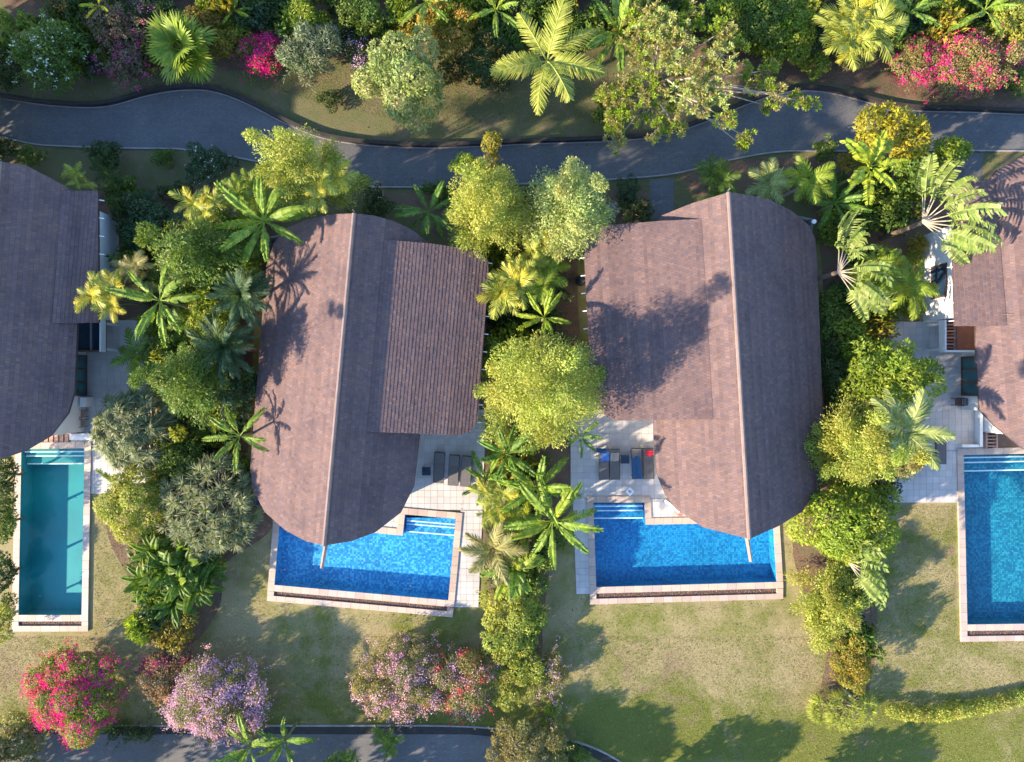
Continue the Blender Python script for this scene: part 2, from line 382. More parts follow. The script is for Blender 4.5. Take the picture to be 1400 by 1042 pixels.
sheet('path', [(888, 246), (921, 243), (921, 300), (888, 300)], .014, M['road'], False)
sheet('path', [(1308, 209), (1345, 209), (1340, 250), (1303, 250)], .014, M['road'], False)
# lower road with its drain and kerb
sheet('road', [(-260, 1004), (640, 1004), (700, 1010), (770, 1024), (820, 1046), (880, 1085), (900, 1200), (-260, 1200)], .012, M['road'], False)
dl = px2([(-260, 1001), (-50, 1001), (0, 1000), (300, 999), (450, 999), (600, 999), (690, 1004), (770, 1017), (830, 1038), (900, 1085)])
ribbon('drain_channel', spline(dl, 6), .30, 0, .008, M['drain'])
ribbon('kerb', spline(dl + np.array([0, .36]), 6), .045, 0, .12, M['curb'])

# ------------------------------------------------------------------ patios
def paving(parent, quad, rng, size=.42, z=.05):
    q = ccw(px2(quad)); e = q[1] - q[0]; e /= np.linalg.norm(e); f = np.array([-e[1], e[0]]); mb = MB()
    uv = np.c_[(q - q[0]) @ e, (q - q[0]) @ f]; u0, v0 = uv.min(0); u1, v1 = uv.max(0); g = .008
    for i in range(int((u1-u0)/size)+1):
        for j in range(int((v1-v0)/size)+1):
            a, b_ = u0+i*size, v0+j*size
            c = clip([(a+g, b_+g), (a+size-g, b_+g), (a+size-g, b_+size-g), (a+g, b_+size-g)], uv)
            if len(c) < 3: continue
            c = np.array(c); xy = q[0] + c[:, :1]*e + c[:, 1:]*f; k = rng.uniform(.90, 1.06)
            mb.prism(xy, z-.03, z + rng.uniform(0, .004), (k, k*rng.uniform(.98, 1.0), k*rng.uniform(.96, 1.0)))
    obj('paving_tile', mb, M['pave'], parent, kind='stuff')
rng = np.random.default_rng(11)
def patio(quads):
    base = MB()
    for q in quads: base.prism(px2(q), 0.0, .035)
    o = obj('patio', base, M['grout'], kind='structure')
    for q in quads: paving(o, q, rng)
patio([[(98, 438), (210, 438), (207, 604), (98, 608)], [(122, 608.5), (207, 608.5), (205, 675), (121, 675)]])
patio([[(545, 560), (664, 560), (660, 697), (545, 697)], [(630, 697.5), (660, 697.5), (654, 830), (620.5, 830)], [(545, 697.5), (551, 697.5), (549, 727), (500, 722), (505, 697.5)]])
patio([[(780, 545), (912, 545), (912, 681), (780, 681)], [(783, 681.5), (806, 681.5), (810, 812), (788, 812)], [(886, 681.5), (970, 681.5), (970, 711), (886, 712)]])
patio([[(1217, 440), (1345, 440), (1345, 616), (1217, 616)], [(1217, 616.5), (1310, 616.5), (1311, 687), (1213, 687)]])

# ------------------------------------------------------------------ pools
def stone_row(parent, a, b_, width, rng, z0=0.0, z1=.12, L=.6, name='coping_stone'):
    """a row of coping stones along a->b, lying to the right of the line"""
    a, b_ = np.asarray(a, float), np.asarray(b_, float); d = b_-a; ln = np.linalg.norm(d); d /= ln; nn = np.array([d[1], -d[0]])
    k = max(1, round(ln / L)); s = ln / k; mb = MB(); t = (1, 1, 1)
    mb.box((0, 0, (z1-z0)/2), (s-.012, width-.006, z1-z0)); me = mb.mesh(name); me.materials.append(M['coping'])
    vars_ = []
    for q in range(5):
        m2 = me.copy(); v = rng.uniform(.86, 1.1); col = np.tile(np.array([v, v*rng.uniform(.95, 1.02), v*rng.uniform(.9, 1.02), 1], np.float32), len(m2.vertices))
        m2.attributes['tint'].data.foreach_set('color', col); vars_.append(m2)
    for i in range(k):
        c = a + d*(i+.5)*s + nn*width/2
        obj(name, vars_[rng.integers(5)], None, parent, (c[0], c[1], z0 + rng.uniform(0, .004)), (0, 0, math.atan2(d[1], d[0])))

def pool(key, label, mat, depth, stepline=None, floor_mat=None, trench=True):
    rng = np.random.default_rng(len(key) * 7)
    poly = ccw(px2(POOLS[key])); c0 = poly.mean(0)
    t = thing('swimming_pool', label, 'pool', (0, 0, 0))
    k = len(poly); mb = MB(); wl_ = .03
    inner = offset_poly(poly, 0.0)
    V = np.r_[np.c_[inner, np.full(k, .1)], np.c_[inner, np.full(k, -depth)]]
    F = [[(i+1) % k, i, k+i, k+(i+1) % k] for i in range(k)]
    mb.add(V, np.array(F))
    for a, b_, c in tessellate_polygon([[Vector((*p, 0)) for p in inner]]):
        A, B, D = inner[a], inner[b_], inner[c]
        if (B[0]-A[0])*(D[1]-A[1]) - (B[1]-A[1])*(D[0]-A[0]) < 0: b_, c = c, b_
        mb.F.append(np.array([[k+a, k+b_, k+c]]))
    obj('basin', mb, mat, t)
    wm = MB(); ins = offset_poly(poly, -.004); F = []
    for a, b_, c in tessellate_polygon([[Vector((*p, 0)) for p in ins]]):
        A, B, D = ins[a], ins[b_], ins[c]; F.append([a, b_, c] if (B[0]-A[0])*(D[1]-A[1]) - (B[1]-A[1])*(D[0]-A[0]) > 0 else [a, c, b_])
    wm.add(np.c_[ins, np.full(k, wl_)], np.array(F)); obj('water_surface', wm, M['water'], t)
    # coping on every side: stones run along each edge, corners closed by overlapping ends butted on the next row
    wd = .42
    for i in range(k):
        a, b_, c = poly[i], poly[(i+1) % k], poly[(i+2) % k]
        e1 = b_-a; e2 = c-b_; turn = e1[0]*e2[1]-e1[1]*e2[0]; d = e1/np.linalg.norm(e1)
        prev = a - poly[i-1]; turn0 = prev[0]*e1[1]-prev[1]*e1[0]
        a2 = a if turn0 > 0 else a + d*wd
        b2 = b_ + d*wd if turn > 0 else b_
        stone_row(t, a2, b2, wd, rng)
    # steps: submerged treads with white nosings
    if stepline:
        for (x0, y0, x1, y1, zt) in stepline:
            A, B = P(x0, y0)[:2], P(x1, y1)[:2]; top = [P(x0, stepline[0][1]-5)[:2], P(x1, stepline[0][1]-5)[:2]]
            m = MB(); m.prism([A, B, (top[1][0], top[1][1]-.02), (top[0][0], top[0][1]-.02)], -depth+.003, zt); st = obj('step', m, mat, t)
            m = MB(); d = B-A; ln = np.linalg.norm(d); m.box(((A[0]+B[0])/2, (A[1]+B[1])/2+.04, zt+.006), (ln-.04, .085, .02), rz=math.atan2(d[1], d[0])); obj('nosing', m, M['white'], st)
    return t, poly
def trench(t, pxl, key):
    """overflow gutter below the far rim: pebble bed and an outer row of stones"""
    rng = np.random.default_rng(5)
    (x0, y0), (x1, y1), (x2, y2), (x3, y3) = pxl   # bed corners: left top, right top, right bottom, left bottom
    m = MB(); q = px2(pxl); m.prism(q, .002, .03); bed = obj('gutter_bed', m, M['trench'], t)
    m = MB(); q = ccw(q)
    a, b_, c, d = q
    ico = np.array([[1, 0, 0], [-1, 0, 0], [0, 1, 0], [0, -1, 0], [0, 0, 1]]); fc = np.array([[0, 2, 4], [2, 1, 4], [1, 3, 4], [3, 0, 4]])
    for _ in range(int(np.linalg.norm(b_-a) * 45)):
        u, v = rng.random(2); p = (a*(1-u)+b_*u)*(1-v) + (d*(1-u)+c*u)*v; r = rng.uniform(.03, .065); k = rng.uniform(.5, 2.0)
        m.add(ico * r * np.array([1, .8, .6]) + (p[0], p[1], .028), fc, (k, k*rng.uniform(.85, 1.05), k*rng.uniform(.8, 1.05)))
    obj('pebble', m, M['pebble'], bed, kind='stuff')
    BL, BR = P(x3, y3)[:2], P(x2, y2)[:2]; d = (BR-BL)/np.linalg.norm(BR-BL); TL, TR = P(x0, y0)[:2], P(x1, y1)[:2]
    stone_row(t, BL - d*.42, BR + d*.42, .36, rng)
    stone_row(t, TL + (BL-TL)/np.linalg.norm(BL-TL)*.0, BL, .42, rng, L=.5)
    stone_row(t, BR, TR, .42, rng, L=.5)

t1, _ = pool('teal', 'long rectangular pool with plain teal water and pinkish stone rim', M['pool_teal'], 1.0, [(32, 619, 116.5, 618.5, -.10), (32, 625, 116.5, 624.5, -.22), (32, 636, 116.5, 635.5, -.36)])
trench(t1, [(27, 849), (113, 849), (113, 855), (27, 855)], 'teal')
t2, _ = pool('three', 'blue mosaic pool whose steps face the three bare loungers', M['pool_blue'], .9, [(556, 713, 622, 718.5, -.10), (555, 718, 621.5, 723.5, -.22), (554, 729, 620.5, 734.5, -.36)])
trench(t2, [(375.5, 808), (612, 829), (611, 835), (375, 814)], 'three')
t3, _ = pool('towel', 'blue mosaic pool beside the loungers with towels and a white floor diamond', M['pool_deep'], .9, [(812, 693.5, 880, 693, -.10), (812, 700, 880, 699.5, -.22), (812.5, 711, 881, 710.5, -.36)])
trench(t3, [(815, 811), (1061, 804), (1061, 811), (815, 818)], 'towel')
t4, _ = pool('right', 'sea green mosaic pool next to the villa with the rust red balcony', M['pool_green'], 1.0, [(1317, 627, 1470, 624, -.10), (1317, 634, 1470, 631, -.22), (1317, 646, 1470, 643, -.36)])
trench(t4, [(1321, 862), (1474, 860), (1474, 867), (1321, 869)], 'right')

# ------------------------------------------------------------------ villas
TILE_COLS = np.array([(.155, .105, .100), (.182, .118, .105), (.130, .095, .100), (.104, .085, .100), (.21, .136, .114)])
class Plane:
    """roof plane hinged on a horizontal line through A with direction e_u, dropping k per metre along e_v"""
    def __init__(s, A, eu, ev, z, k): s.A, s.eu, s.ev, s.z, s.k = A, eu, ev, z, k
    def at(s, xy): return s.z - s.k * ((np.asarray(xy) - s.A) @ s.ev)
    def hit(s, px, py):
        a, b = (px-CX)/(S*H), (CY-py)/(S*H); q = np.array([a, b])
        # xy = q*(H-z); z = z0 - k*((xy-A).ev)
        z = (s.z + s.k * (s.A @ s.ev) - s.k * H * (q @ s.ev)) / (1 - s.k * (q @ s.ev))
        return q * (H - z)

def roof_plane(parent, pl, outline, rng, course=.20, width=.17, lift=.018, thick=.16):
    uv = hull(np.c_[(outline - pl.A) @ pl.eu, (outline - pl.A) @ pl.ev])
    back = lambda w: pl.A + w[:, :1]*pl.eu + w[:, 1:2]*pl.ev
    edge = back(uv); mb = MB(); mb.prism(edge, pl.at(ccw(edge)) - thick, pl.at(ccw(edge)))
    slab = obj('roof_slab', mb, M['fascia'], parent)
    mb = MB(); v0 = math.floor(uv[:, 1].min()/course)*course; nv = int((uv[:, 1].max()-v0)/course)+2
    u0 = uv[:, 0].min(); nu = int((uv[:, 0].max()-u0)/width)+3
    I, J = np.meshgrid(np.arange(-1, nu), np.arange(nv)); I, J = I.ravel(), J.ravel()
    ua = u0 + (I + .5*(J % 2))*width; va = v0 + J*course; g = .005
    R = np.stack([np.c_[ua+g, va], np.c_[ua+width-g, va], np.c_[ua+width-g, va+course], np.c_[ua+g, va+course]], 1)
    nx = np.roll(uv, -1, 0); d = nx - uv
    side = d[None, None, :, 0]*(R[:, :, None, 1]-uv[None, None, :, 1]) - d[None, None, :, 1]*(R[:, :, None, 0]-uv[None, None, :, 0])
    ok = (side > 0).all((1, 2)); some = ~ok & ~((side < 0).all(1).any(1))
    n = int(ok.sum()); batch = rng.uniform(.90, 1.10, nv+2)      # every course laid from its own batch
    def colour(k):
        c = TILE_COLS[rng.integers(0, len(TILE_COLS), k)]*.36 + TILE_COLS.mean(0)*.64; return c*rng.uniform(.93, 1.07, (k, 1))
    r = R[ok]; jit = rng.uniform(-.006, .008, (n, 1)) + rng.uniform(-.003, .003, (n, 4))
    lf = np.array([0, 0, 1, 1])[None]*lift + .008 + jit*np.array([0, 0, 1, 1])[None]
    xy = pl.A + r[..., :1]*pl.eu + r[..., 1:2]*pl.ev; z = pl.at(xy) + lf
    top = np.concatenate([xy, z[..., None]], -1); low = top[:, 2:].copy(); low[..., 2] -= lift + .004
    V = np.concatenate([top, low], 1).reshape(-1, 3); b = np.arange(n)[:, None]*6
    flip = pl.eu[0]*pl.ev[1]-pl.eu[1]*pl.ev[0] < 0
    q1, q2 = np.array([0, 1, 2, 3]), np.array([3, 2, 4, 5])
    if flip: q1, q2 = q1[::-1], q2[::-1]
    mb.add(V, np.r_[b+q1, b+q2], np.repeat(colour(n)*batch[J[ok]][:, None], 6, 0))
    for m in np.where(some)[0]:
        c = clip(R[m], uv)
        if len(c) < 3: continue
        c = np.array(c); xy = back(c); z = pl.at(xy) + .008 + lift*np.clip((c[:, 1]-va[m])/course, 0, 1); col = colour(1)[0]*batch[J[m]]
        k = len(c); V = np.r_[np.c_[xy, z], np.c_[xy, z-.07]]
        F = [list(range(k))] + [[i, (i+1) % k, k+(i+1) % k, k+i][::-1] for i in range(k)]
        if flip: F = [f[::-1] for f in F]
        mb.add(V, F, col)
    o = obj('roof_tile', mb, M['tile'], slab, kind='stuff')
    return slab, edge

def villa(label, A, B, left, right, wing, wing_left, d0, zr, kl, kr, kw, seed, body):
    rng = np.random.default_rng(seed)
    Aw, Bw = P(*A, zr)[:2], P(*B, zr)[:2]
    eu = (Bw-Aw)/np.linalg.norm(Bw-Aw); er = np.array([-eu[1], eu[0]])
    if er[0] < 0: er = -er
    base = (Aw+Bw)/2; t = thing('villa', label, 'house', (0, 0, 0))
    plL, plR = Plane(Aw, eu, -er, zr, kl), Plane(Aw, eu, er, zr, kr)
    oL = np.array([plL.hit(*q) for q in left] + [Aw, Bw]); oR = np.array([plR.hit(*q) for q in right] + [Aw, Bw])
    for pl, o in ((plL, oL), (plR, oR)):
        dd = (o - pl.A) @ pl.ev; o[dd < 0] -= np.outer(dd[dd < 0], pl.ev)
    roof_plane(t, plL, oL, rng); roof_plane(t, plR, oR, rng)
    side = -er if wing_left else er; kk = kl if wing_left else kr
    plW = Plane(Aw + side*d0, eu, side, zr - kk*d0 + .03, kw)
    oW = np.array([plW.hit(*q) for q in wing]); dd = (oW - plW.A) @ side; oW[dd < .0] -= np.outer(dd[dd < .0], side)
    sw, edge = roof_plane(t, plW, oW, rng)
    # ridge capping: overlapping half-round tiles
    ln = np.linalg.norm(Bw-Aw); k = int(ln/.42); ang = math.atan2(eu[1], eu[0])
    cap = MB(); prof = [(-.12, -.06), (-.09, .02), (0, .055), (.09, .02), (.12, -.06)]
    V = [(x, y, z + (.02 if x > 0 else 0)) for x in (-.23, .23) for y, z in prof]
    cap.add(V, np.array([[i, i+1, 6+i, 5+i] for i in range(4)])[:, ::-1]); cap.F.append(np.array([[5, 6, 7, 8, 9]])); me = cap.mesh('ridge_tile'); me.materials.append(M['ridge'])
    for i in range(k):
        p = Aw + eu*(i+.5)*ln/k; obj('ridge_tile', me, None, t, (p[0], p[1], zr+.045), (0, rng.uniform(-.01, .01), ang))
    # beam poking out past the lower end of the ridge
    mb = MB(); d3 = np.array([eu[0], eu[1], .34])
    b0 = np.array([*(Bw - eu*.5), zr-.55]); mb.tube([b0, b0 + d3*1.75], [.13, .10], 4); obj('ridge_beam', mb, M['beam'], t)
    mb = MB(); f0 = np.array([*(Aw - eu*.12), zr-.05]); mb.tube([f0, f0 + (0, 0, .4)], [.035, .02], 5); obj('finial', mb, M['metal'], t)
    # rafter ends under the long wing eave
    es = sorted(edge, key=lambda p: -((p - plW.A) @ side)); emax = (es[0]-plW.A) @ side
    us = [(p - plW.A) @ eu for p in edge if (p - plW.A) @ side > emax - .9]
    for u in np.arange(min(us)+.5, max(us)-.3, 1.05):
        lo_, hi_ = 0, 30
        for _ in range(30):
            mid = (lo_+hi_)/2; q = plW.A + eu*u + side*mid
            h_ = ccw(edge); nx = np.roll(h_, -1, 0)-h_; ins = (nx[:, 0]*(q[1]-h_[:, 1])-nx[:, 1]*(q[0]-h_[:, 0]) > 0).all()
            lo_, hi_ = (mid, hi_) if ins else (lo_, mid)
        q = plW.A + eu*u + side*(lo_-.1); z = plW.at(q)-.12
        mb = MB(); mb.box((.15, 0, 0), (.42, .05, .06)); obj('rafter_end', mb, M['white'], t, (q[0], q[1], z), (0, math.atan(kw), math.atan2(side[1], side[0])))
    # plastered walls, tops following the roof
    def roofz(p):
        d = (p - Aw) @ er; z = zr - (kr*d if d > 0 else -kl*d)
        if ((p - plW.A) @ side) > 0 and not hasattr(p, 'm'): 
            uvp = ccw(edge); nx = np.roll(uvp, -1, 0)-uvp
            if (nx[:, 0]*(p[1]-uvp[:, 1])-nx[:, 1]*(p[0]-uvp[:, 0]) > 0).all(): z = max(z, plW.at(p))
        return z
    for poly in body:
        pts = []
        q = ccw(px2(poly)); k = len(q)
        for i in range(k):
            a, b = q[i], q[(i+1) % k]; pts.append(a); da, db = (a-Aw) @ er, (b-Aw) @ er
            if da*db < 0: pts.append(a + (b-a)*da/(da-db))
        pts = np.array(pts); m = MB(); tops = np.array([max(2.2, roofz(p)-.28) for p in pts]); n = len(pts)
        V = np.r_[np.c_[pts, np.zeros(n)], np.c_[pts, tops]]
        m.add(V, np.array([[i, (i+1) % n, n+(i+1) % n, n+i] for i in range(n)])); obj('wall', m, M['plaster'], t)
    return t

v2 = villa('brown tiled villa beside the patio with three bare loungers', (484, 292), (443, 746),
  [(455, 293), (420, 300), (392, 312), (374, 333), (364, 365), (356, 470), (349, 560), (342, 640), (345, 668), (362, 700), (390, 725), (418, 740)],
  [(512, 295), (537, 302), (563, 314), (585, 331), (592, 360), (574, 595), (566, 665), (548, 701), (513, 728), (480, 740)],
  [(521, 327), (589, 333), (636, 340), (657, 346), (667, 356), (668, 374), (653, 577), (644, 590), (628, 595), (497, 590)], False, 1.62, 6.7, .64, .54, .28, 2,
  [[(385, 335), (540, 335), (530, 690), (372, 680)], [(541, 362), (632, 362), (620, 560), (536, 560)]])
v3 = villa('brown tiled villa beside the loungers with red and blue towels', (996, 263), (1024.5, 737),
  [(946, 278), (904, 295), (890, 318), (894, 599), (898, 648), (910, 677), (925, 697), (961, 721)],
  [(1013, 265), (1052, 273), (1083, 289), (1106, 308), (1114, 325), (1117, 359), (1123, 514), (1127, 638), (1120, 666), (1096, 700), (1065, 719)],
  [(972, 298), (904, 302), (832, 308), (808, 315), (800, 328), (799, 354), (807, 509), (815, 550), (829, 570), (842, 575), (975, 573)], True, 1.35, 6.7, .64, .66, .27, 3,
  [[(922, 310), (1090, 310), (1098, 680), (926, 670)], [(828, 340), (921, 340), (921, 548), (838, 548)]])
v1 = villa('dark roofed villa in the shade beside the long teal pool', (0, 221), (-34, 634),
  [(-30, 226), (-75, 245), (-105, 280), (-118, 330), (-135, 540), (-120, 590), (-80, 620)],
  [(35, 226), (66, 242), (93, 257), (112, 285), (105, 440), (102, 535), (93, 565), (69, 596), (35, 616), (0, 628)],
  [(72, 259), (134, 261), (135, 441), (70, 442)], False, 2.5, 6.6, .60, .66, .28, 4,
  [[(-80, 300), (163, 300), (161, 438), (-85, 438)], [(-85, 439), (119, 439), (117, 590), (-85, 590)]])
v4 = villa('pinkish brown tiled villa with a rust red balcony over its patio', (1440, 205), (1476, 642),
  [(1398, 214), (1364, 232), (1340, 262), (1334, 330), (1335, 489), (1340, 561), (1362, 584), (1400, 614), (1440, 632)],
  [(1475, 210), (1525, 235), (1550, 280), (1575, 540), (1560, 590), (1520, 625)],
  [(1377, 243), (1330, 245), (1312, 253), (1303, 268), (1303, 344), (1306, 446), (1378, 445)], True, 2.35, 6.5, .62, .64, .22, 5,
  [[(1262, 322), (1500, 322), (1503, 440), (1262, 440)], [(1314, 441), (1510, 441), (1515, 590), (1340, 590), (1340, 560), (1314, 560)]])

def opening(t, x0, y0, x1, y1, face, z0, z1, panes=2, fr=.12, depth=.05, glass='glass'):
    """a framed glazed opening on a wall facing +x or -x at pixel line x0 (ground); each pane and rail its own mesh"""
    A, B = P(x0, y0), P(x0, y1); x = A[0] + face*.035; ya, yb = sorted((A[1], B[1])); w = yb-ya
    win = MB()
    for y in (ya+fr/2, yb-fr/2): win.box((x, y, (z0+z1)/2), (depth, fr, z1-z0))
    for z in (z0+fr/2, z1-fr/2): win.box((x, (ya+yb)/2, z), (depth-.006, w-2*fr, fr))
    for i in range(1, panes): win.box((x, ya + w*i/panes, (z0+z1)/2), (depth-.004, fr*.9, z1-z0-2*fr))
    f = obj('window', win, M['wood'], t)
    for i in range(panes):
        m = MB(); m.box((x-face*.012, ya + w*(i+.5)/panes, (z0+z1)/2), (.012, w/panes-fr*.9, z1-z0-2*fr)); obj('pane', m, M[glass], f)
opening(v4, 1262, 368, 1262, 412, -1, .9, 2.5, 1, .1, glass='navy')
opening(v4, 1314, 488, 1314, 541, -1, .06, 2.15, 3)
opening(v1, 119, 486, 119, 541, 1, .06, 2.15, 3)
def ppx(m, x0, y0, x1, y1, z0, z1):   # a box between two ground pixels
    a, b = P(x0, y0), P(x1, y1); return m.box(((a[0]+b[0])/2, (a[1]+b[1])/2, (z0+z1)/2), (abs(a[0]-b[0]), abs(a[1]-b[1]), z1-z0))
# balcony on the right villa: white box parapet, rust louvres, rust sheet awning
m = MB(); ppx(m, 1262.5, 441.5, 1312, 483, 1.62, 1.70); bal = obj('balcony', m, M['plaster'], v4)
m = MB(); ppx(m, 1262.5, 441.5, 1264.8, 483, 1.70, 2.2); obj('parapet', m, M['plaster'], bal)
m = MB(); ppx(m, 1265, 480.8, 1312, 483, 1.70, 2.2); obj('parapet', m, M['plaster'], bal)
for i in range(9):
    m = MB(); ppx(m, 1265.5, 442.2+i*4.25, 1277, 444.4+i*4.25, 2.05, 2.15); obj('louvre', m, M['brick' if i % 2 else 'rust'], bal)
m = MB(); ppx(m, 1265, 441.6, 1277.5, 480.5, 1.9, 1.95); obj('louvre_tray', m, M['wood'], bal)
m = MB(); ppx(m, 1279, 441.6, 1306, 480.5, 2.1, 2.16); obj('awning_sheet', m, M['rust'], bal)
for yy in (445, 479):
    m = MB(); ppx(m, 1266, yy-1.5, 1269, yy+1.5, .05, 1.62); obj('post', m, M['plaster'], bal)
m = MB(); ppx(m, 1332, 562, 1336, 610, .05, .55); ppx(m, 1309, 607, 1331.5, 610.5, .05, .5); obj('parapet', m, M['plaster'], v4)
stair = MB(); ppx(stair, 1341, 588, 1343, 611.5, .05, .5); rail = obj('balustrade', stair, M['beam'], v4)
stair = MB(); ppx(stair, 1355, 588, 1357, 611.5, .05, .5); obj('stile', stair, M['beam'], rail)
for i in range(5):
    m = MB(); ppx(m, 1343.2, 590+i*4.6, 1354.8, 591.6+i*4.6, .38, .46); obj('rail', m, M['beam'], rail)
m = MB(); ppx(m, 1341, 591, 1400, 611, .052, .075); obj('timber_deck', m, M['wood'], v4)
# left villa: dark pergola box, plastered plinth, terracotta pier and stair
m = MB(); ppx(m, 119.5, 441.5, 166, 483, 1.62, 1.70); per = obj('balcony', m, M['wood'], v1)
m = MB(); ppx(m, 163.7, 441.5, 166, 483, 1.70, 2.2); obj('parapet', m, M['plaster'], per)
m = MB(); ppx(m, 119.6, 480.8, 163.5, 483, 1.70, 2.2); obj('parapet', m, M['wood'], per)
m = MB(); ppx(m, 119.6, 441.6, 150, 480.5, 2.0, 2.06); obj('awning_sheet', m, M['navy'], per)
m = MB(); ppx(m, 150.3, 441.6, 152, 480.5, 2.0, 2.12); obj('pergola_beam', m, M['metal'], per)
m = MB(); ppx(m, 152.3, 441.6, 163.3, 480.5, 1.9, 1.95); obj('louvre_tray', m, M['navy'], per)
for yy in (445, 479):
    m = MB(); ppx(m, 160, yy-1.5, 163, yy+1.5, .05, 1.62); obj('post', m, M['plaster'], per)
m = MB(); ppx(m, 119.6, 543, 128, 556, .05, .8); obj('plinth', m, M['plaster'], v1)
m = MB(); ppx(m, 104, 558, 110, 592, .05, 1.0); obj('pier', m, M['brick'], v1)
m = MB(); ppx(m, 99, 592.5, 130, 601, .05, .3); ppx(m, 99, 558, 103.6, 592.2, .05, .7); obj('planter_wall', m, M['plaster'], v1)
for i in range(5):
    m = MB(); ppx(m, 62+i*7, 594, 67+i*7, 604, .02, .12); obj('deck_board', m, M['beam'], v1)
# corner of a white garden wall under the eave of the towel villa
m = MB(); a, b = P(908, 684), P(924, 697); m.box((*(((a+b)/2)[:2]), .5), (1.0, .16, .9), rz=-.7); obj('garden_wall', m, M['white'], v3)
m = MB(); a = P(926, 699); m.box((*a[:2], .45), (.35, .35, .8), rz=-.7); obj('pier', m, M['brick'], v3)

# ------------------------------------------------------------------ patio furniture
def lounger(px, py, rz, label, group=None, raise_=.18):
    t = thing('sun_lounger', label, 'sun lounger', (*P(px, py)[:2], .054), group, math.radians(rz)); w, L = .62, 2.0
    m = MB()
    for s_ in (-1, 1): m.box((s_*(w/2+.02), 0, .27), (.04, L, .05))
    for y in (-L/2+.02, L/2-.02): m.box((0, y, .27), (w-.002, .04, .045))
    obj('frame', m, M['frame'], t)
    m = MB(); m.box((0, -.36, .30), (w-.02, 1.24, .045)); obj('seat', m, M['fabric'], t)
    m = MB(); c, s_ = math.cos(raise_), math.sin(raise_); y0, z0 = .28, .285; Lb = .70
    V = [(x, y0+v*c*Lb - q*s_, z0+v*s_*Lb + q*c) for q in (0, .045) for v in (0, 1) for x in (-w/2+.01, w/2-.01)]
    m.add(V, np.array([[0, 2, 3, 1], [4, 5, 7, 6], [0, 1, 5, 4], [2, 6, 7, 3], [0, 4, 6, 2], [1, 3, 7, 5]])); obj('backrest', m, M['fabric'], t)
    for x in (-1, 1):
        for y in (-1, 1):
            m = MB(); m.box((x*(w/2+.02), y*(L/2-.2), .123), (.05, .05, .245)); obj('leg', m, M['frame'], t)
    return t
lounger(601, 638.5, -3, 'grey woven lounger next to the navy side table on the bare patio')
lounger(621, 642, -3, 'grey woven lounger between two others on the bare patio')
lounger(638, 643.5, -4, 'grey woven lounger with its side to the planted bed, furthest from the navy table')
lounger(825, 634, 1, 'grey lounger with a blue print towel at its head')
lounger(839, 634, 1, 'grey lounger with a tan towel at its head')
lounger(869.5, 633, 3, 'grey lounger covered by a long blue towel')
lounger(885, 633, 2, 'grey lounger with a red towel at its head')
lounger(1253, 614, 0, 'dark lounger half under the palm fronds on the villa patio')
lounger(1282, 613, 0, 'dark lounger with raised back on open paving by the rust balcony villa', raise_=.5)
def side_table(px, py, label):
    t = thing('side_table', label, 'table', (*P(px, py)[:2], .054))
    m = MB(); m.box((0, 0, .40), (.50, .50, .04)); top = obj('table_top', m, M['navy'], t)
    m = MB()
    for s_ in (-1, 1): m.box((s_*.262, 0, .402), (.022, .546, .06)); m.box((0, s_*.262, .402), (.50, .022, .06))
    obj('rim', m, M['frame'], top)
    for x in (-1, 1):
        for y in (-1, 1):
            m = MB(); m.box((x*.22, y*.22, .19), (.045, .045, .379)); obj('leg', m, M['frame'], t)
side_table(584, 643, 'square navy side table beside the three bare loungers')
side_table(853, 627, 'square navy side table between the loungers with towels')
def towel(px, py, sx, sy, z, mat, label, seed, rz=0, name='towel', skew=0.0, slope=0.0):
    r = np.random.default_rng(seed); n = 9; V = []; c = P(px, py)
    for j in range(n):
        for i in range(n):
            u, v = i/(n-1)-.5, j/(n-1)-.5
            V.append((u*sx + skew*v + r.normal(0, .008), v*sy + r.normal(0, .008), .02 + slope*(v+.5)*sy + .018*math.sin(9*u+r.normal(0, .4)) + .016*math.sin(11*v+2) + r.uniform(0, .014)))
    V = np.array(V); F = np.array([[j*n+i, j*n+i+1, (j+1)*n+i+1, (j+1)*n+i] for j in range(n-1) for i in range(n-1)])
    m = MB(); m.add(V, F); m.add(V - (0, 0, .02), F[:, ::-1])
    me = m.mesh(name, True); o = obj(name, me, M[mat], None, (c[0], c[1], z), (0, 0, math.radians(rz))); return tag(o, label, 'towel')
towel(826, 623, .56, .62, .405, 'towelc', 'rumpled bright blue print towel on the lounger head', 1, 2, slope=.10)
towel(821, 615, .7, .28, .50, 'towelb', 'dark blue towel bunched over the top of a lounger backrest', 2, -4)
towel(839, 624, .56, .55, .405, 'towelt', 'tan towel folded on the head of a lounger', 3, 0, slope=.10)
towel(869, 638.5, .60, 1.45, .385, 'towelb', 'long deep blue towel spread along a lounger seat', 4, 2, skew=-.12)
towel(886, 619, .5, .36, .45, 'towelr', 'red towel lying on the head of a lounger', 5, 4, slope=.10)
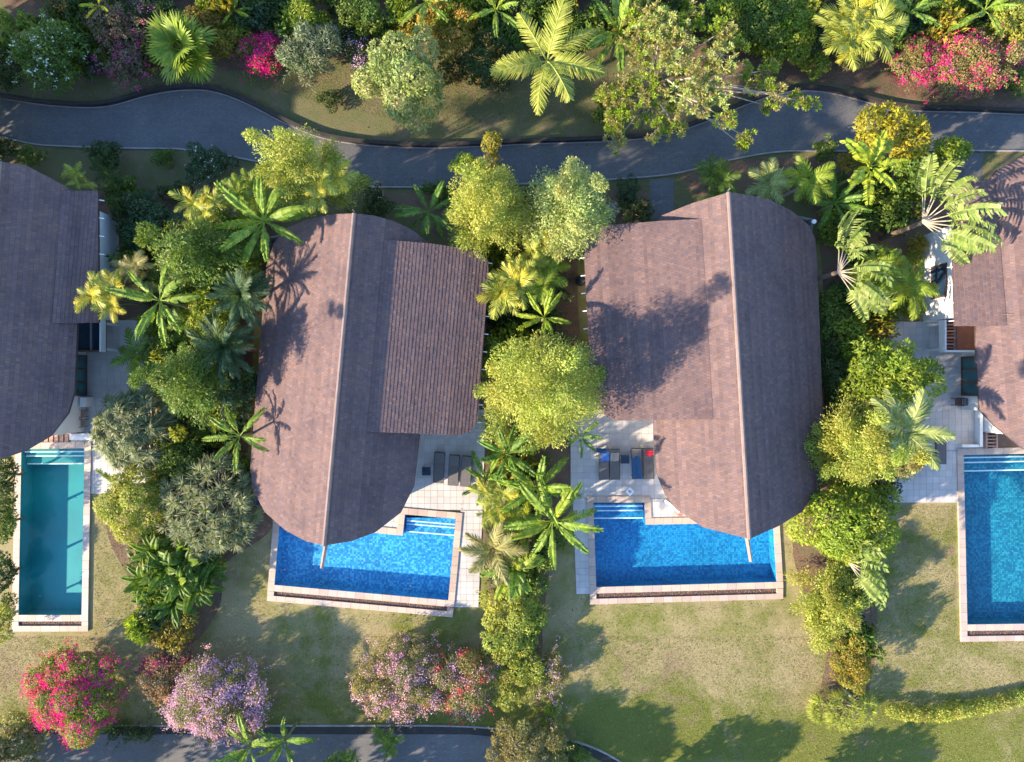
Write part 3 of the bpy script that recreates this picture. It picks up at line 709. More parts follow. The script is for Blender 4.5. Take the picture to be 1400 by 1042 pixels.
# white floor diamond with a grey mark
t = thing('depth_marker', 'white diamond shaped floor marker by the pool steps', 'marker', (*P(861, 672)[:2], .056), None, math.radians(45))
m = MB(); m.box((0, 0, .01), (.42, .42, .02)); pl_ = obj('plate', m, M['white'], t)
m = MB(); m.box((0, 0, .022), (.17, .17, .004)); m.box((.0, .12, .022), (.05, .07, .004)); obj('symbol', m, M['metal'], pl_)
def chair(px, py, rz, label, mat='wood'):
    t = thing('patio_chair', label, 'chair', (*P(px, py)[:2], .054), None, math.radians(rz))
    m = MB(); m.box((0, 0, .44), (.46, .46, .05)); obj('seat', m, M[mat], t)
    m = MB()
    for i in range(4): m.box((0, .235+.02*i, .56+.1*i), (.44, .02, .06))
    for s_ in (-1, 1): m.box((s_*.215, .25, .66), (.035, .035, .5))
    obj('backrest', m, M['frame'], t)
    for s_ in (-1, 1):
        m = MB(); m.box((s_*.25, 0, .64), (.04, .46, .035)); obj('armrest', m, M['frame'], t)
    for x in (-1, 1):
        for y in (-1, 1):
            m = MB(); m.box((x*.21, y*.21, .207), (.035, .035, .415)); obj('leg', m, M['frame'], t)
chair(1304, 549, -90, 'dark metal armchair against the white wall below the glazed doors')
chair(117, 565, 90, 'brown cushioned chair beside the white plinth by the terracotta pier', 'beam')
chair(117, 578, 90, 'brown cushioned chair closest to the planter wall of the teal pool', 'beam')
# garden lamp, jar, rock, post
t = thing('garden_lamp', 'small white globe lamp on a post at the eave of a villa', 'lamp', P(1113, 303, 2.6)*(1, 1, 0))
m = MB(); m.tube([(0, 0, 0), (0, 0, 2.5)], [.04, .03], 6); obj('post', m, M['metal'], t)
m = MB(); m.tube([(0, 0, 2.45), (0, 0, 2.5), (0, 0, 2.6), (0, 0, 2.7), (0, 0, 2.74)], [.05, .12, .15, .11, .03], 10); obj('globe', m, M['white'], t)
m = MB(); m.tube([(0, 0, 0), (0, 0, .15), (0, 0, .4), (0, 0, .6), (0, 0, .7), (0, 0, .72), (0, 0, .5)], [.18, .3, .36, .28, .2, .16, .14], 14)
tag(obj('water_jar', m.mesh('water_jar', True), M['slate'], None, P(793, 385)), 'dark glazed jar on bare soil beside the eave of a villa', 'jar')
r = np.random.default_rng(3); m = MB()
m.tube([(0, 0, -.05), (0, 0, .1), (.03, 0, .3), (.05, .02, .45)], [.42, .5, .38, .12], 9, (1, 1, 1)); m.V[-1] = m.V[-1]*(1.2, .9, 1) + r.normal(0, .04, m.V[-1].shape)
tag(obj('boulder', m, M['rock'], None, P(837, 287)), 'grey boulder beside the dark shrub near the villa gable', 'rock')

# ------------------------------------------------------------------ plants: generators
PAL = {   # leaf albedos
 'dark': [(.035, .065, .016), (.06, .10, .024), (.085, .13, .034)],
 'blue': [(.035, .075, .032), (.06, .11, .045), (.085, .14, .058)],
 'mid': [(.07, .13, .018), (.115, .185, .026), (.17, .235, .038)],
 'fresh': [(.13, .21, .018), (.21, .285, .026), (.29, .345, .042)],
 'lime': [(.22, .27, .03), (.31, .345, .05), (.40, .41, .09)],
 'pale': [(.22, .28, .07), (.31, .355, .11), (.40, .42, .16)],
 'olive': [(.17, .175, .05), (.26, .24, .08), (.33, .285, .11)],
 'yellow': [(.34, .29, .02), (.45, .37, .03), (.24, .24, .025)],
 'croton': [(.26, .24, .03), (.14, .17, .025), (.36, .25, .03)],
 'orange': [(.42, .20, .03), (.30, .24, .03), (.13, .16, .03)],
 'grey': [(.11, .15, .065), (.20, .235, .10), (.33, .33, .17)],
 'dry': [(.20, .15, .09), (.10, .11, .04), (.26, .18, .12)],
 'silver': [(.16, .19, .10), (.30, .32, .20), (.08, .13, .05)],
 'banana': [(.12, .21, .025), (.17, .26, .03), (.23, .31, .045)],
}
UPV = np.array([0, 0, 1.0])
def unit(r, n): return nrm(r.normal(size=(n, 3)))
def pick(r, pal, n, spread=.18):
    c = np.array(PAL[pal] if isinstance(pal, str) else pal); w = r.random((n, 1)); i = r.integers(0, len(c), n); j = r.integers(0, len(c), n)
    return (c[i]*w + c[j]*(1-w)) * r.uniform(1-spread, 1+spread, (n, 1))
def quads(mb, p, d, n, L, W, col, fold=.0):
    """diamond leaves"""
    s = nrm(np.cross(d, n)); L = np.broadcast_to(np.asarray(L, float).reshape(-1, 1), (len(p), 1)); W = np.broadcast_to(np.asarray(W, float).reshape(-1, 1), (len(p), 1))
    m = p + d*L*.45 - n*fold*W
    V = np.stack([p, m + s*W*.5, p + d*L, m - s*W*.5], 1).reshape(-1, 3)
    mb.add(V, np.arange(len(p))[:, None]*4 + np.array([0, 1, 2, 3]), np.repeat(col, 4, 0))
def straps(mb, p, d, L, W, droop, col, k=3):
    """long narrow leaves that arch down; k segments"""
    n = len(p); L = np.broadcast_to(np.asarray(L, float).reshape(-1), n); droop = np.broadcast_to(np.asarray(droop, float).reshape(-1), n)
    s = nrm(np.cross(d, UPV + 1e-3)); rows = []
    for i in range(k+1):
        t = i/k; c = p + d*(L*t)[:, None] - UPV*(droop*L*t*t)[:, None]; w = W*(1 - t**2.2)*.5 + .004
        rows += [c + s*w, c - s*w]
    V = np.stack(rows, 1).reshape(-1, 3); b = np.arange(n)[:, None]*(2*(k+1))
    mb.add(V, np.concatenate([b + np.array([2*i, 2*i+1, 2*i+3, 2*i+2]) for i in range(k)]), np.repeat(col, 2*(k+1), 0))
def clumps(r, R, nb, rb=.36, flat=.75, low=-.15):
    """sub-clump centres spread over an ellipsoid so that the outline stays uneven"""
    R = np.array(R); out = []; g = math.pi*(3-math.sqrt(5)); ph = r.uniform(0, 6.28)
    for i in range(nb):
        z = 1 - (i+.5)/nb*(1-low); a = g*i + r.normal(0, .35); q = math.sqrt(max(0, 1-z*z)); k = r.uniform(.48, .92)*(1 + .13*math.sin(3*a+ph) + .10*math.sin(5*a+2*ph))
        b = rb*r.uniform(.55, 1.3)*R.mean()*(1.15 - .3*k)
        out.append((*(np.array([q*math.cos(a), q*math.sin(a), z])*R*k), b, b, b*flat))
    out.append((0, 0, -.1*R[2], R[0]*.55, R[1]*.55, R[2]*.6)); return np.array(out)
def cloud(mb, r, blobs, dens, L, W, pal, droop=.25, outw=.9, rnd=.55, lens=.35):
    tot = 0
    for bi, b in enumerate(blobs):
        c, R = b[:3], b[3:]; area = 4*math.pi*((R[0]*R[1])**1.6/3 + (R[0]*R[2])**1.6/3 + (R[1]*R[2])**1.6/3)**(1/1.6)
        n = max(6, int(dens*area)); d = unit(r, n); d = d[d[:, 2] > -.45]; n = len(d)
        p = c + d*R*(r.beta(4, 1.3, (n, 1))*.55 + .52)
        q = (p[:, None, :] - blobs[None, :, :3])/(blobs[None, :, 3:]*.72); inside = (q**2).sum(-1) < 1; inside[:, bi] = False
        keep = ~inside.any(1); p, d = p[keep], d[keep]; n = len(p)
        if not n: continue
        nn = nrm(d*outw + r.normal(0, rnd, (n, 3)) + UPV*.35); tg = r.normal(size=(n, 3)); tg = tg - nn*(tg*nn).sum(1, keepdims=True)
        dr = nrm(nrm(tg) + d*.45 - UPV*droop)
        l_ = L*r.uniform(1-lens, 1+lens, n); col = pick(r, pal, n) * (r.uniform(.78, 1.2)*np.array([r.uniform(.9, 1.12), 1, r.uniform(.85, 1.15)]))
        quads(mb, p, dr, nn, l_, l_*W/L, col, .12); tot += n
    return tot
def blossoms(mb, r, blobs, count, size, pal, per=22, spread=.16, zmin=-.2, where=None):
    """clusters of petals on the outer skin of the crown"""
    w = (blobs[:, 3]**2); w = w/w.sum(); i = 0; tries = 0
    while i < count and tries < count*12:
        tries += 1; b = blobs[r.choice(len(blobs), p=w)]; d = unit(r, 1)[0]
        if d[2] < zmin: continue
        c = b[:3] + d*b[3:]*r.uniform(.95, 1.12)
        if ((((c - blobs[:, :3])/(blobs[:, 3:]*.85))**2).sum(1) < 1).any(): continue
        if where is not None and not where(c, r): continue
        if math.sin(2.6*c[0]+1.3) + math.sin(3.1*c[1]-.7) + math.sin(2.2*(c[0]-c[1])+b[3]) < -.25 and r.random() > .22: continue
        n = int(per*r.uniform(.5, 1.5)); p = c + r.normal(0, spread*r.uniform(.6, 1.3), (n, 3))*np.array([1, 1, .6])
        nn = nrm(unit(r, n) + d + UPV*.4); dr = nrm(np.cross(nn, unit(r, n))); l_ = size*r.uniform(.7, 1.3, n)
        quads(mb, p, dr, nn, l_, l_*.85, pick(r, pal, n, .2), -.1); i += 1
def woody(mb, r, blobs, zc, rad, lean=(0, 0), limbs=9, t=(1, 1, 1)):
    """tapered trunk with limbs to the clumps; blobs are relative to the crown centre at height zc"""
    fork = np.array([lean[0]*.5, lean[1]*.5, zc*.5]); p0 = np.zeros(3); mid = fork*.5 + np.array([r.normal(0, .05), r.normal(0, .05), 0])
    mb.tube([p0, mid, fork], [rad*1.25, rad, rad*.85], 7, t)
    for b in blobs[r.permutation(len(blobs))[:limbs]]:
        e = b[:3] + (0, 0, zc); m = fork + (e-fork)*.5 + r.normal(0, .12, 3)*np.linalg.norm(e-fork)*.3
        mb.tube([fork, m, e], [rad*.6, rad*.34, rad*.12], 5, t)
SEED = [100]
def rs():
    SEED[0] += 1; return np.random.default_rng(SEED[0])
def tall(h, py, f): return h*f if (py > 180 and py < 790 and h > 2.5) else h
def crown_size(rx, ry, zc): k = (1 - zc/H)/S; return rx*k, ry*k

def bush(px, py, rx, ry, h, pal, label, name='shrub', cat='shrub', L=.17, W=.085, nb=None, dens=None, fl=None, group=None, trunk='bark', droop=.25, rb=.36, where=None, low=-.15, twigs=0, mat='leaf'):
    """shrub or broadleaved tree: trunk, crown, blossom"""
    r = rs(); h = tall(h, py, 1.3); zc = h*.6; X, Y = crown_size(rx, ry, zc); Z = min(h - zc, 1.15*max(X, Y))
    if nb is None: nb = int(np.clip(7 + 5*X*Y, 8, 46))
    if dens is None: dens = 2.1/(L*W)
    bl = clumps(r, (X, Y, Z), nb, rb, .8, low); loc = P(px, py, zc)*(1, 1, 0)
    t = thing(name, label, cat, loc, group)
    m = MB(); woody(m, r, bl, zc, .03 + .022*h); obj('trunk', m, M[trunk], t)
    m = MB(); b2 = bl + np.array([0, 0, zc, 0, 0, 0]); cloud(m, r, b2, dens, L, W, pal, droop)
    tips = []
    if twigs:     # loose shoots breaking the outline
        for _ in range(twigs):
            a = r.uniform(0, 2*math.pi); e = r.uniform(-.25, .8); d = np.array([math.cos(a)*math.cos(e), math.sin(a)*math.cos(e), math.sin(e)])
            c = np.array([0, 0, zc]) + d*np.array([X, Y, Z])*.8; ln = r.uniform(.4, 1.1)*(.6 + .25*X)
            tips.append(c + d*ln - UPV*ln*.3); n = 26; tt = r.random((n, 1)); p = c + d*ln*tt - UPV*ln*.3*tt**2 + r.normal(0, .04, (n, 3))
            nn = nrm(unit(r, n)*.7 + UPV); quads(m, p, nrm(unit(r, n) + d*.8), nn, L, W, pick(r, pal, n))
    obj('crown', m, M[mat], t, kind='stuff')
    if fl:
        m = MB()
        for (pl, cnt, size, *ww) in fl: blossoms(m, r, b2, cnt*(2 if pl is WHITE else 1), size, pl, per=4 if pl is WHITE else 22, spread=.07 if pl is WHITE else .16, where=ww[0] if ww else where)
        for q in tips[::2]:
            n = 16; pl = fl[r.integers(len(fl))][0]; p = q + r.normal(0, .10, (n, 3)); nn = nrm(unit(r, n) + UPV*.5); quads(m, p, nrm(np.cross(nn, unit(r, n))), nn, .09, .075, pick(r, pl, n, .2))
        obj('blossom', m, M['petal'], t, kind='stuff')
    return t
def feathery(px, py, rx, ry, h, pal, label, name='bamboo_clump', cat='bamboo', canes=52, L=.13, W=.048, leaves=460, group=None):
    """arching canes whose ends carry plumes of narrow leaves"""
    r = rs(); h = tall(h, py, 1.5); zc = h*.66; X, Y = crown_size(rx, ry, zc); t = thing(name, label, cat, P(px, py, zc)*(1, 1, 0), group)
    m = MB(); lf = MB(); g = math.pi*(3-math.sqrt(5))
    ph = r.uniform(0, 6.28)
    for i in range(canes):
        a = g*i + r.normal(0, .2); lobe = 1 + .17*math.sin(2*a+ph) + .13*math.sin(3*a+2*ph) + .08*math.sin(7*a); q = math.sqrt((i+.5)/canes)*r.uniform(.75, 1.15)*lobe; z = h*(1 - .55*min(q, 1.15)**2)*r.uniform(.76, 1.08)
        slim = i % 9 == 4
        if slim: z *= 1.38
        e = np.array([X*q*math.cos(a), Y*q*math.sin(a), z]); b0 = np.array([r.normal(0, .12), r.normal(0, .12), 0]); md = b0*.5 + e*np.array([.32, .32, .62])
        m.tube([b0, md, e], [.03, .022, .008], 4, (1, 1, 1))
        n = int(leaves*r.uniform(.7, 1.4)); d = nrm(e*np.array([1, 1, .05]) + r.normal(0, .35, 3)*np.array([X, Y, .3])); R0 = (.17*(X+Y)/2 + .22)*(.65 if slim else r.uniform(.6, 1.5))
        u = unit(r, n); u[:, 2] = np.where(u[:, 2] < -.3, -u[:, 2], u[:, 2]); sh = r.beta(3, 1.4, (n, 1)); along = (u @ d)[:, None]
        p = e - d*R0*.4 + (u + d*along*.7)*R0*sh*np.array([1, 1, .8]) - UPV*(.25*R0*np.clip(along, 0, 1)**2)
        dr = nrm(u*.5 + d*.6 + unit(r, n)*.55 - UPV*.3); nn = nrm(np.cross(dr, unit(r, n))*.5 + u*1.1 + UPV*.3); l_ = L*r.uniform(.65, 1.3, n)
        quads(lf, p, dr, nn, l_, l_*W/L*r.uniform(.8, 1.7, n), pick(r, pal, n)*r.uniform(.78, 1.22)*np.array([r.uniform(.88, 1.14), 1, 1]))
    obj('cane', m, M['stem'], t, kind='stuff'); obj('crown', lf, M['leaf'], t, kind='stuff'); return t

# --- big-leaf meshes, shared between plants (every leaf is an object of its own)
def paddle_leaf(seed, L=1.0, W=.205, tear=.4, droop=.42, stalk=.14, pal='banana'):
    r = np.random.default_rng(seed); m = MB(); n = 16; col = np.array(PAL[pal]); rib = col[-1]*1.12
    def axis(s): return np.array([s*L, 0, .30*s*L - droop*L*s*s])
    for sd in (-1, 1):
        lastgap = 0; ex = 0
        for i in range(n):
            s0, s1 = stalk + (1-stalk)*i/n, stalk + (1-stalk)*(i+1)/n
            f = lambda s: W*.5*max(0.02, math.sin(math.pi*min(1, ((s-stalk)/(1-stalk))**.85*.93+.04)))**.5
            torn = r.random() < tear
            if torn: ex = r.normal(-.05, .08)
            g = .006 + (r.uniform(.012, .028) if torn else 0)
            a0, a1 = axis(s0), axis(s1); w0, w1 = f(s0), f(s1); up = .25*W
            skew = .06*L
            c = col[r.integers(len(col))]*r.uniform(.85, 1.12)
            V = [a0, a1, a1 + (skew*.6 - g*.2, sd*w1*.55, up*.42 + ex*W), a0 + (skew*.6 + g*.3, sd*w0*.55, up*.42 + ex*W), a1 + (skew - g, sd*w1, up*.25 + ex*2.4*W - .12*W), a0 + (skew + g, sd*w0, up*.25 + ex*2.4*W - .12*W)]
            F = np.array([[0, 1, 2, 3], [3, 2, 4, 5]]);  F = F if sd > 0 else F[:, ::-1]
            m.add(V, F, c)
    m.tube([axis(s) - np.array([0, 0, .004]) for s in np.linspace(0, .98, 8)], np.linspace(.017, .004, 8)*L, 5, rib)
    return m.mesh('leaf')
def pinnate_frond(seed, L=1.0, pairs=30, ll=.34, lw=.034, droop=.5, up=.15, pal='fresh', ang=55, lift=.35, twist=0):
    r = np.random.default_rng(seed); m = MB(); s = np.linspace(.12, 1, pairs); side = r.normal(0, .05)
    def ax(s): return np.stack([s*L, side*s*s*L, .42*s*L - droop*L*s*s], -1)
    P0 = ax(s); T = nrm(np.gradient(P0, axis=0))
    prof = np.sin(math.pi*(.12 + .86*s))**.55
    for sd in (-1, 1):
        a = math.radians(ang)*(1.08 - .5*s) + r.normal(0, .06, pairs); lat = np.array([0, sd, 0])
        d = nrm(T*np.cos(a)[:, None] + lat*np.sin(a)[:, None] + UPV*(lift - .55*s + r.normal(0, .10, pairs))[:, None])
        ln = ll*prof*r.uniform(.85, 1.1, pairs); c = pick(r, pal, pairs, .12)
        straps(m, P0, d, ln, lw, .28, c, 2)
    m.tube(ax(np.linspace(0, 1, 8)), np.linspace(.016, .004, 8), 4, np.array(PAL[pal][-1])*1.15); return m.mesh('frond')
def fan_leaf(seed, n=30, L=1.0, pal='fresh'):
    r = np.random.default_rng(seed); m = MB(); hub = np.array([.48, 0, .16]); a = np.linspace(-2.35, 2.35, n) + r.normal(0, .02, n)
    d = nrm(np.stack([np.cos(a), np.sin(a), .12*np.cos(a) + r.normal(0, .05, n)], -1)); l_ = .56*(1 - .22*np.abs(a)/2.35)*r.uniform(.93, 1.07, n)
    straps(m, np.tile(hub, (n, 1)), d, l_, .085, .22, pick(r, pal, n, .12), 3)
    m.tube([(0, 0, 0), (.26, 0, .1), hub], [.014, .01, .008], 4, np.array(PAL[pal][-1])); return m.mesh('leaf')
CACHE = {}
def variants(kind, pal, **kw):
    key = (kind, pal, tuple(sorted(kw.items())))
    if key not in CACHE:
        fn = {'paddle': paddle_leaf, 'frond': pinnate_frond, 'fan': fan_leaf}[kind]; CACHE[key] = [fn(900 + 31*len(CACHE) + i, pal=pal, **kw) for i in range(4)]
        for me in CACHE[key]: me.materials.append(M['waxy'])
    return CACHE[key]
def rosette(px, py, reach, h, label, kind='paddle', n=9, pal='banana', name='banana_plant', cat='banana plant', group=None, elev=(0, 55), stem=.09, az0=None, part='leaf', rise=.0, kw=None, col=(1, 1, 1), yellowing=.15, trunkmat='stem', spread=None):
    """crown of large leaves on one stem"""
    r = rs(); h = tall(h, py, 1.4); zc = h; k = (1-zc/H)/S; t = thing(name, label, cat, P(px, py, zc)*(1, 1, 0), group)
    m = MB(); m.tube([(0, 0, 0), (r.normal(0, .05), r.normal(0, .05), h*.5), (0, 0, h)], [stem*1.25, stem, stem*.7], 8); obj('stem', m, M[trunkmat], t)
    vs_ = variants(kind, pal, **(kw or {})); az = r.uniform(0, 6.28) if az0 is None else math.radians(az0); Lr = reach*k
    for i in range(n):
        a = az + i*2.39996 + r.normal(0, .12) if spread is None else az + (i/(max(1, n-1))-.5)*spread
        q = (i+.5)/n; e = math.radians(elev[0] + (elev[1]-elev[0])*(1-q) + r.normal(0, 5)); s_ = Lr*r.uniform(.85, 1.08)*(1.0 + .12*math.sin(e))
        c = np.array(col)*r.uniform(.85, 1.12)
        if r.random() < yellowing: c = c*np.array([1.4, 1.15, .7])
        obj(part, vs_[r.integers(4)], None, t, (0, 0, h - .02 - rise*q), (r.normal(0, .18), -e, a), s_, color=c)
    return t
def banana(px, py, reach, h, label, n=9, **kw): return rosette(px, py, reach, h, label, n=n, kw=kw.pop('leafkw', dict(tear=.42)), **kw)
def palm(px, py, reach, h, label, n=12, pal='fresh', leafkw=None, **kw):
    kw.setdefault('name', 'palm_tree'); kw.setdefault('cat', 'palm'); kw.setdefault('elev', (-12, 50)); kw.setdefault('trunkmat', 'palebark'); kw.setdefault('yellowing', .08)
    return rosette(px, py, reach, h, label, kind='frond', n=n, pal=pal, part='frond', kw=leafkw or {}, **kw)
def areca(px, py, reach, h, label, stems=5, pal='fresh', per=6, name='areca_palm', col=(1, 1, 1), group=None, leafkw=None, yellowing=.2):
    """clump of slim stems, each with its own tuft of fronds"""
    r = rs(); h = tall(h, py, 1.4); k = (1-h/H)/S; t = thing(name, label, 'palm', P(px, py, h)*(1, 1, 0), group); R = reach*k
    vs_ = variants('frond', pal, **(leafkw or dict(pairs=17, ll=.38, lw=.036, droop=.6)))
    for i in range(stems):
        a = i*2.4 + r.normal(0, .3); q = .48*R*math.sqrt((i+.3)/stems); e = np.array([q*math.cos(a), q*math.sin(a), h*r.uniform(.72, 1.05)])
        m = MB(); m.tube([(e[0]*.25, e[1]*.25, 0), (e[0]*.6, e[1]*.6, e[2]*.6), tuple(e)], [.05, .04, .03], 6); obj('stem', m, M['stem'], t)
        for j in range(per):
            c = np.array(col)*r.uniform(.85, 1.15)
            if r.random() < yellowing: c = c*np.array([1.4, 1.15, .7])
            obj('frond', vs_[r.integers(4)], None, t, tuple(e), (r.normal(0, .2), -math.radians(r.uniform(5, 60)), a + j*2.4 + r.normal(0, .2)), R*r.uniform(.5, .78), color=c)
    return t
def traveller(px, py, h, label, az, n=9, leaf=2.4, half=70, col=(1, 1, 1), tilt=0.0, petiole=1.5):
    """traveller's palm: leaves in one upright fan on long stalks; az is the fan's direction on the ground"""
    r = rs(); h = tall(h, py, 1.35); t = thing('travellers_palm', label, 'palm', P(px, py, h)*(1, 1, 0)); m = MB(); m.tube([(0, 0, 0), (0, 0, h*.6), (0, 0, h)], [.17, .15, .12], 8); obj('trunk', m, M['bark'], t)
    vs_ = variants('paddle', 'pale', tear=.6, W=.43, droop=.5, stalk=.03); A = math.radians(az); u = np.array([math.cos(A), math.sin(A), 0]); side = np.array([-math.sin(A), math.cos(A), 0])
    for i in range(n):
        b = math.radians(-half + 2*half*i/(n-1) + r.normal(0, 2)); d = u*math.sin(b) + UPV*math.cos(b) + side*(tilt + r.normal(0, .05)); d = d/np.linalg.norm(d)
        base = np.array([0, 0, h]); tip = base + d*petiole; q = MB(); q.tube([base, base + d*petiole*.5, tip], [.07, .04, .025], 5); st = obj('stalk', q, M['palebark'], t)
        # leaf follows the stalk, blade broadside to the fan plane
        X = Vector(d); Y = Vector(np.cross(side, d)); Y.normalize(); Z = X.cross(Y); rot = Matrix((X, Y, Z)).transposed().to_euler()
        rot2 = (Matrix((X, Y, Z)).transposed() @ Euler((math.radians(r.uniform(40, 140)), 0, 0)).to_matrix()).to_euler()
        obj('leaf', vs_[r.integers(4)], None, t, tuple(tip), rot2, leaf*r.uniform(.85, 1.1), color=np.array(col)*np.array([.66, .74, .62])*r.uniform(.8, 1.15))
    return t
def spiky(px, py, rx, ry, h, pal, label, name, cat, heads=55, per=46, L=.5, W=.05, droop=.5, seedcol=1.0, low=.0):
    """branching trunk with a rosette of strap leaves on every branch end"""
    r = rs(); zc = h*.55; X, Y = crown_size(rx, ry, zc); Z = h-zc; t = thing(name, label, cat, P(px, py, zc)*(1, 1, 0)); g = math.pi*(3-math.sqrt(5))
    m = MB(); lf = MB(); fork = np.array([0, 0, zc*.5]); m.tube([(0, 0, 0), fork*.5, fork], [.22, .17, .14], 8)
    for i in range(heads):
        z = 1 - (i+.5)/heads*(1-low); a = g*i + r.normal(0, .25); q = math.sqrt(max(0, 1-z*z)); dd = np.array([q*math.cos(a), q*math.sin(a), z])
        e = np.array([0, 0, zc]) + dd*np.array([X, Y, Z])*r.uniform(.66, .9); md = (fork+e)/2 + r.normal(0, .12, 3); m.tube([fork, md, e], [.07, .05, .03], 5)
        n = int(per*r.uniform(.8, 1.2)); d = unit(r, n) + nrm(dd*np.array([1, 1, 1.2]))*.55; d = nrm(d)
        straps(lf, e + r.normal(0, .03, (n, 3)), d, L*r.uniform(.7, 1.2, n), W, droop, pick(r, pal, n)*r.uniform(.82, 1.18), 3)
    obj('trunk', m, M['palebark'], t); obj('crown', lf, M['leaf'], t, kind='stuff'); return t

# ------------------------------------------------------------------ plants: the bank above the road
PINK = [(.82, .02, .20), (.88, .04, .30), (.70, .02, .24)]; MAG = [(.66, .015, .28), (.78, .03, .38), (.55, .02, .28)]
LILAC = [(.60, .36, .56), (.74, .48, .68), (.52, .32, .56)]; ROSE = [(.72, .38, .48), (.80, .50, .58), (.62, .32, .46)]
RED = [(.60, .05, .07), (.68, .08, .12)]; WHITE = [(.75, .75, .70), (.80, .80, .78)]; ORNG = [(.55, .26, .05), (.62, .34, .08)]; TAN = [(.48, .26, .12), (.42, .26, .14)]; PURP = [(.30, .10, .28), (.36, .16, .36)]
bush(69, 76, 46, 46, 3.0, 'mid', 'white flowering tree with grey twigs on the bank above the road', 'frangipani_tree', 'tree', L=.24, W=.09, fl=[(WHITE, 70, .13)], trunk='palebark', twigs=14)
bush(160, 40, 40, 34, 2.6, 'dry', 'straggly tan twigged shrub with a few magenta flowers behind the fan palm', fl=[(MAG, 10, .07)], twigs=34, rb=.3)
bush(178, 82, 34, 36, 2.2, 'dry', 'straggly greyish shrub with magenta flowers at the kerb of the upper road', fl=[(MAG, 20, .07)], twigs=28, rb=.3)
bush(128, 92, 18, 20, 1.4, 'dark', 'low dark shrub with purple flowers between the white tree and the fan palm', fl=[(PURP, 12, .08)])
rosette(253, 68, 50, 2.6, 'big fan palm with pleated round leaves on the bank', kind='fan', n=16, pal='fresh', name='fan_palm', cat='palm', elev=(-15, 60), stem=.12, trunkmat='palebark', yellowing=.12)
bush(278, 40, 26, 30, 2.4, 'orange', 'orange leaved shrub touching the fan palm', L=.16, W=.09)
bush(303, 62, 24, 26, 2.0, 'croton', 'green and yellow shrub between the fan palm and the pink bougainvillea', L=.16, W=.08)
banana(320, 14, 26, 1.8, 'bright young banana above the orange shrub', n=6)
bush(358, 75, 34, 28, 1.7, 'mid', 'hot pink bougainvillea mound on the bank above the road', 'bougainvillea', 'shrub', L=.12, W=.08, fl=[(PINK, 150, .085)], twigs=10)
bush(425, 72, 40, 36, 2.4, 'silver', 'silvery green shrub with cream edged leaves above the grass bank', L=.24, W=.06, twigs=16)
bush(417, 20, 22, 24, 2.4, 'fresh', 'upright light green shrub behind the silvery shrub', L=.24, W=.06)
bush(449, 138, 18, 16, .8, 'dark', 'small round dark shrub alone on the grass bank', L=.12, W=.06)
bush(490, 74, 22, 26, 1.5, 'dark', 'shrub with lilac flowers beside the tall pale green tree', fl=[(LILAC, 30, .08)])
bush(500, 24, 42, 24, 2.2, 'mid', 'wide green shrub at the foot of the boundary wall', L=.18, W=.09)
bush(553, 106, 50, 64, 5.2, 'pale', 'dense pale green broadleaf tree standing on the grass bank', 'broadleaf_tree', 'tree', L=.22, W=.10, nb=34)
banana(583, 2, 44, 3.2, 'banana with hanging leaves beside the wall, above the orange flowered shrubs', n=8)
banana(678, 14, 44, 3.4, 'banana with wide drooping leaves behind the coconut palm', n=8)
bush(612, 42, 42, 38, 2.4, 'croton', 'yellowish shrub with orange blossoms behind the pale green tree', fl=[(ORNG, 40, .10)], L=.17, W=.08)
bush(662, 84, 40, 40, 2.0, 'dark', 'dark shrub with scattered orange blossoms beside the coconut palm', fl=[(ORNG, 26, .11)], L=.15, W=.08)
bush(622, 96, 24, 24, 1.5, 'dark', 'low shrub with orange blossoms against the bare earth of the bank', fl=[(ORNG, 20, .10)], L=.15, W=.08)
palm(748, 84, 78, 4.2, 'coconut palm with eight long arching fronds on the bank', n=8, pal='lime', yellowing=0, leafkw=dict(pairs=40, ll=.25, lw=.013, droop=.45, ang=62), name='coconut_palm', elev=(-8, 28), stem=.13)
bush(755, 16, 40, 22, 1.9, 'mid', 'green shrub by the wall between the coconut palm and the banana', L=.2, W=.1)
banana(846, 46, 60, 3.4, 'banana with spread leaves between the coconut palm and the feathery tree', n=10)
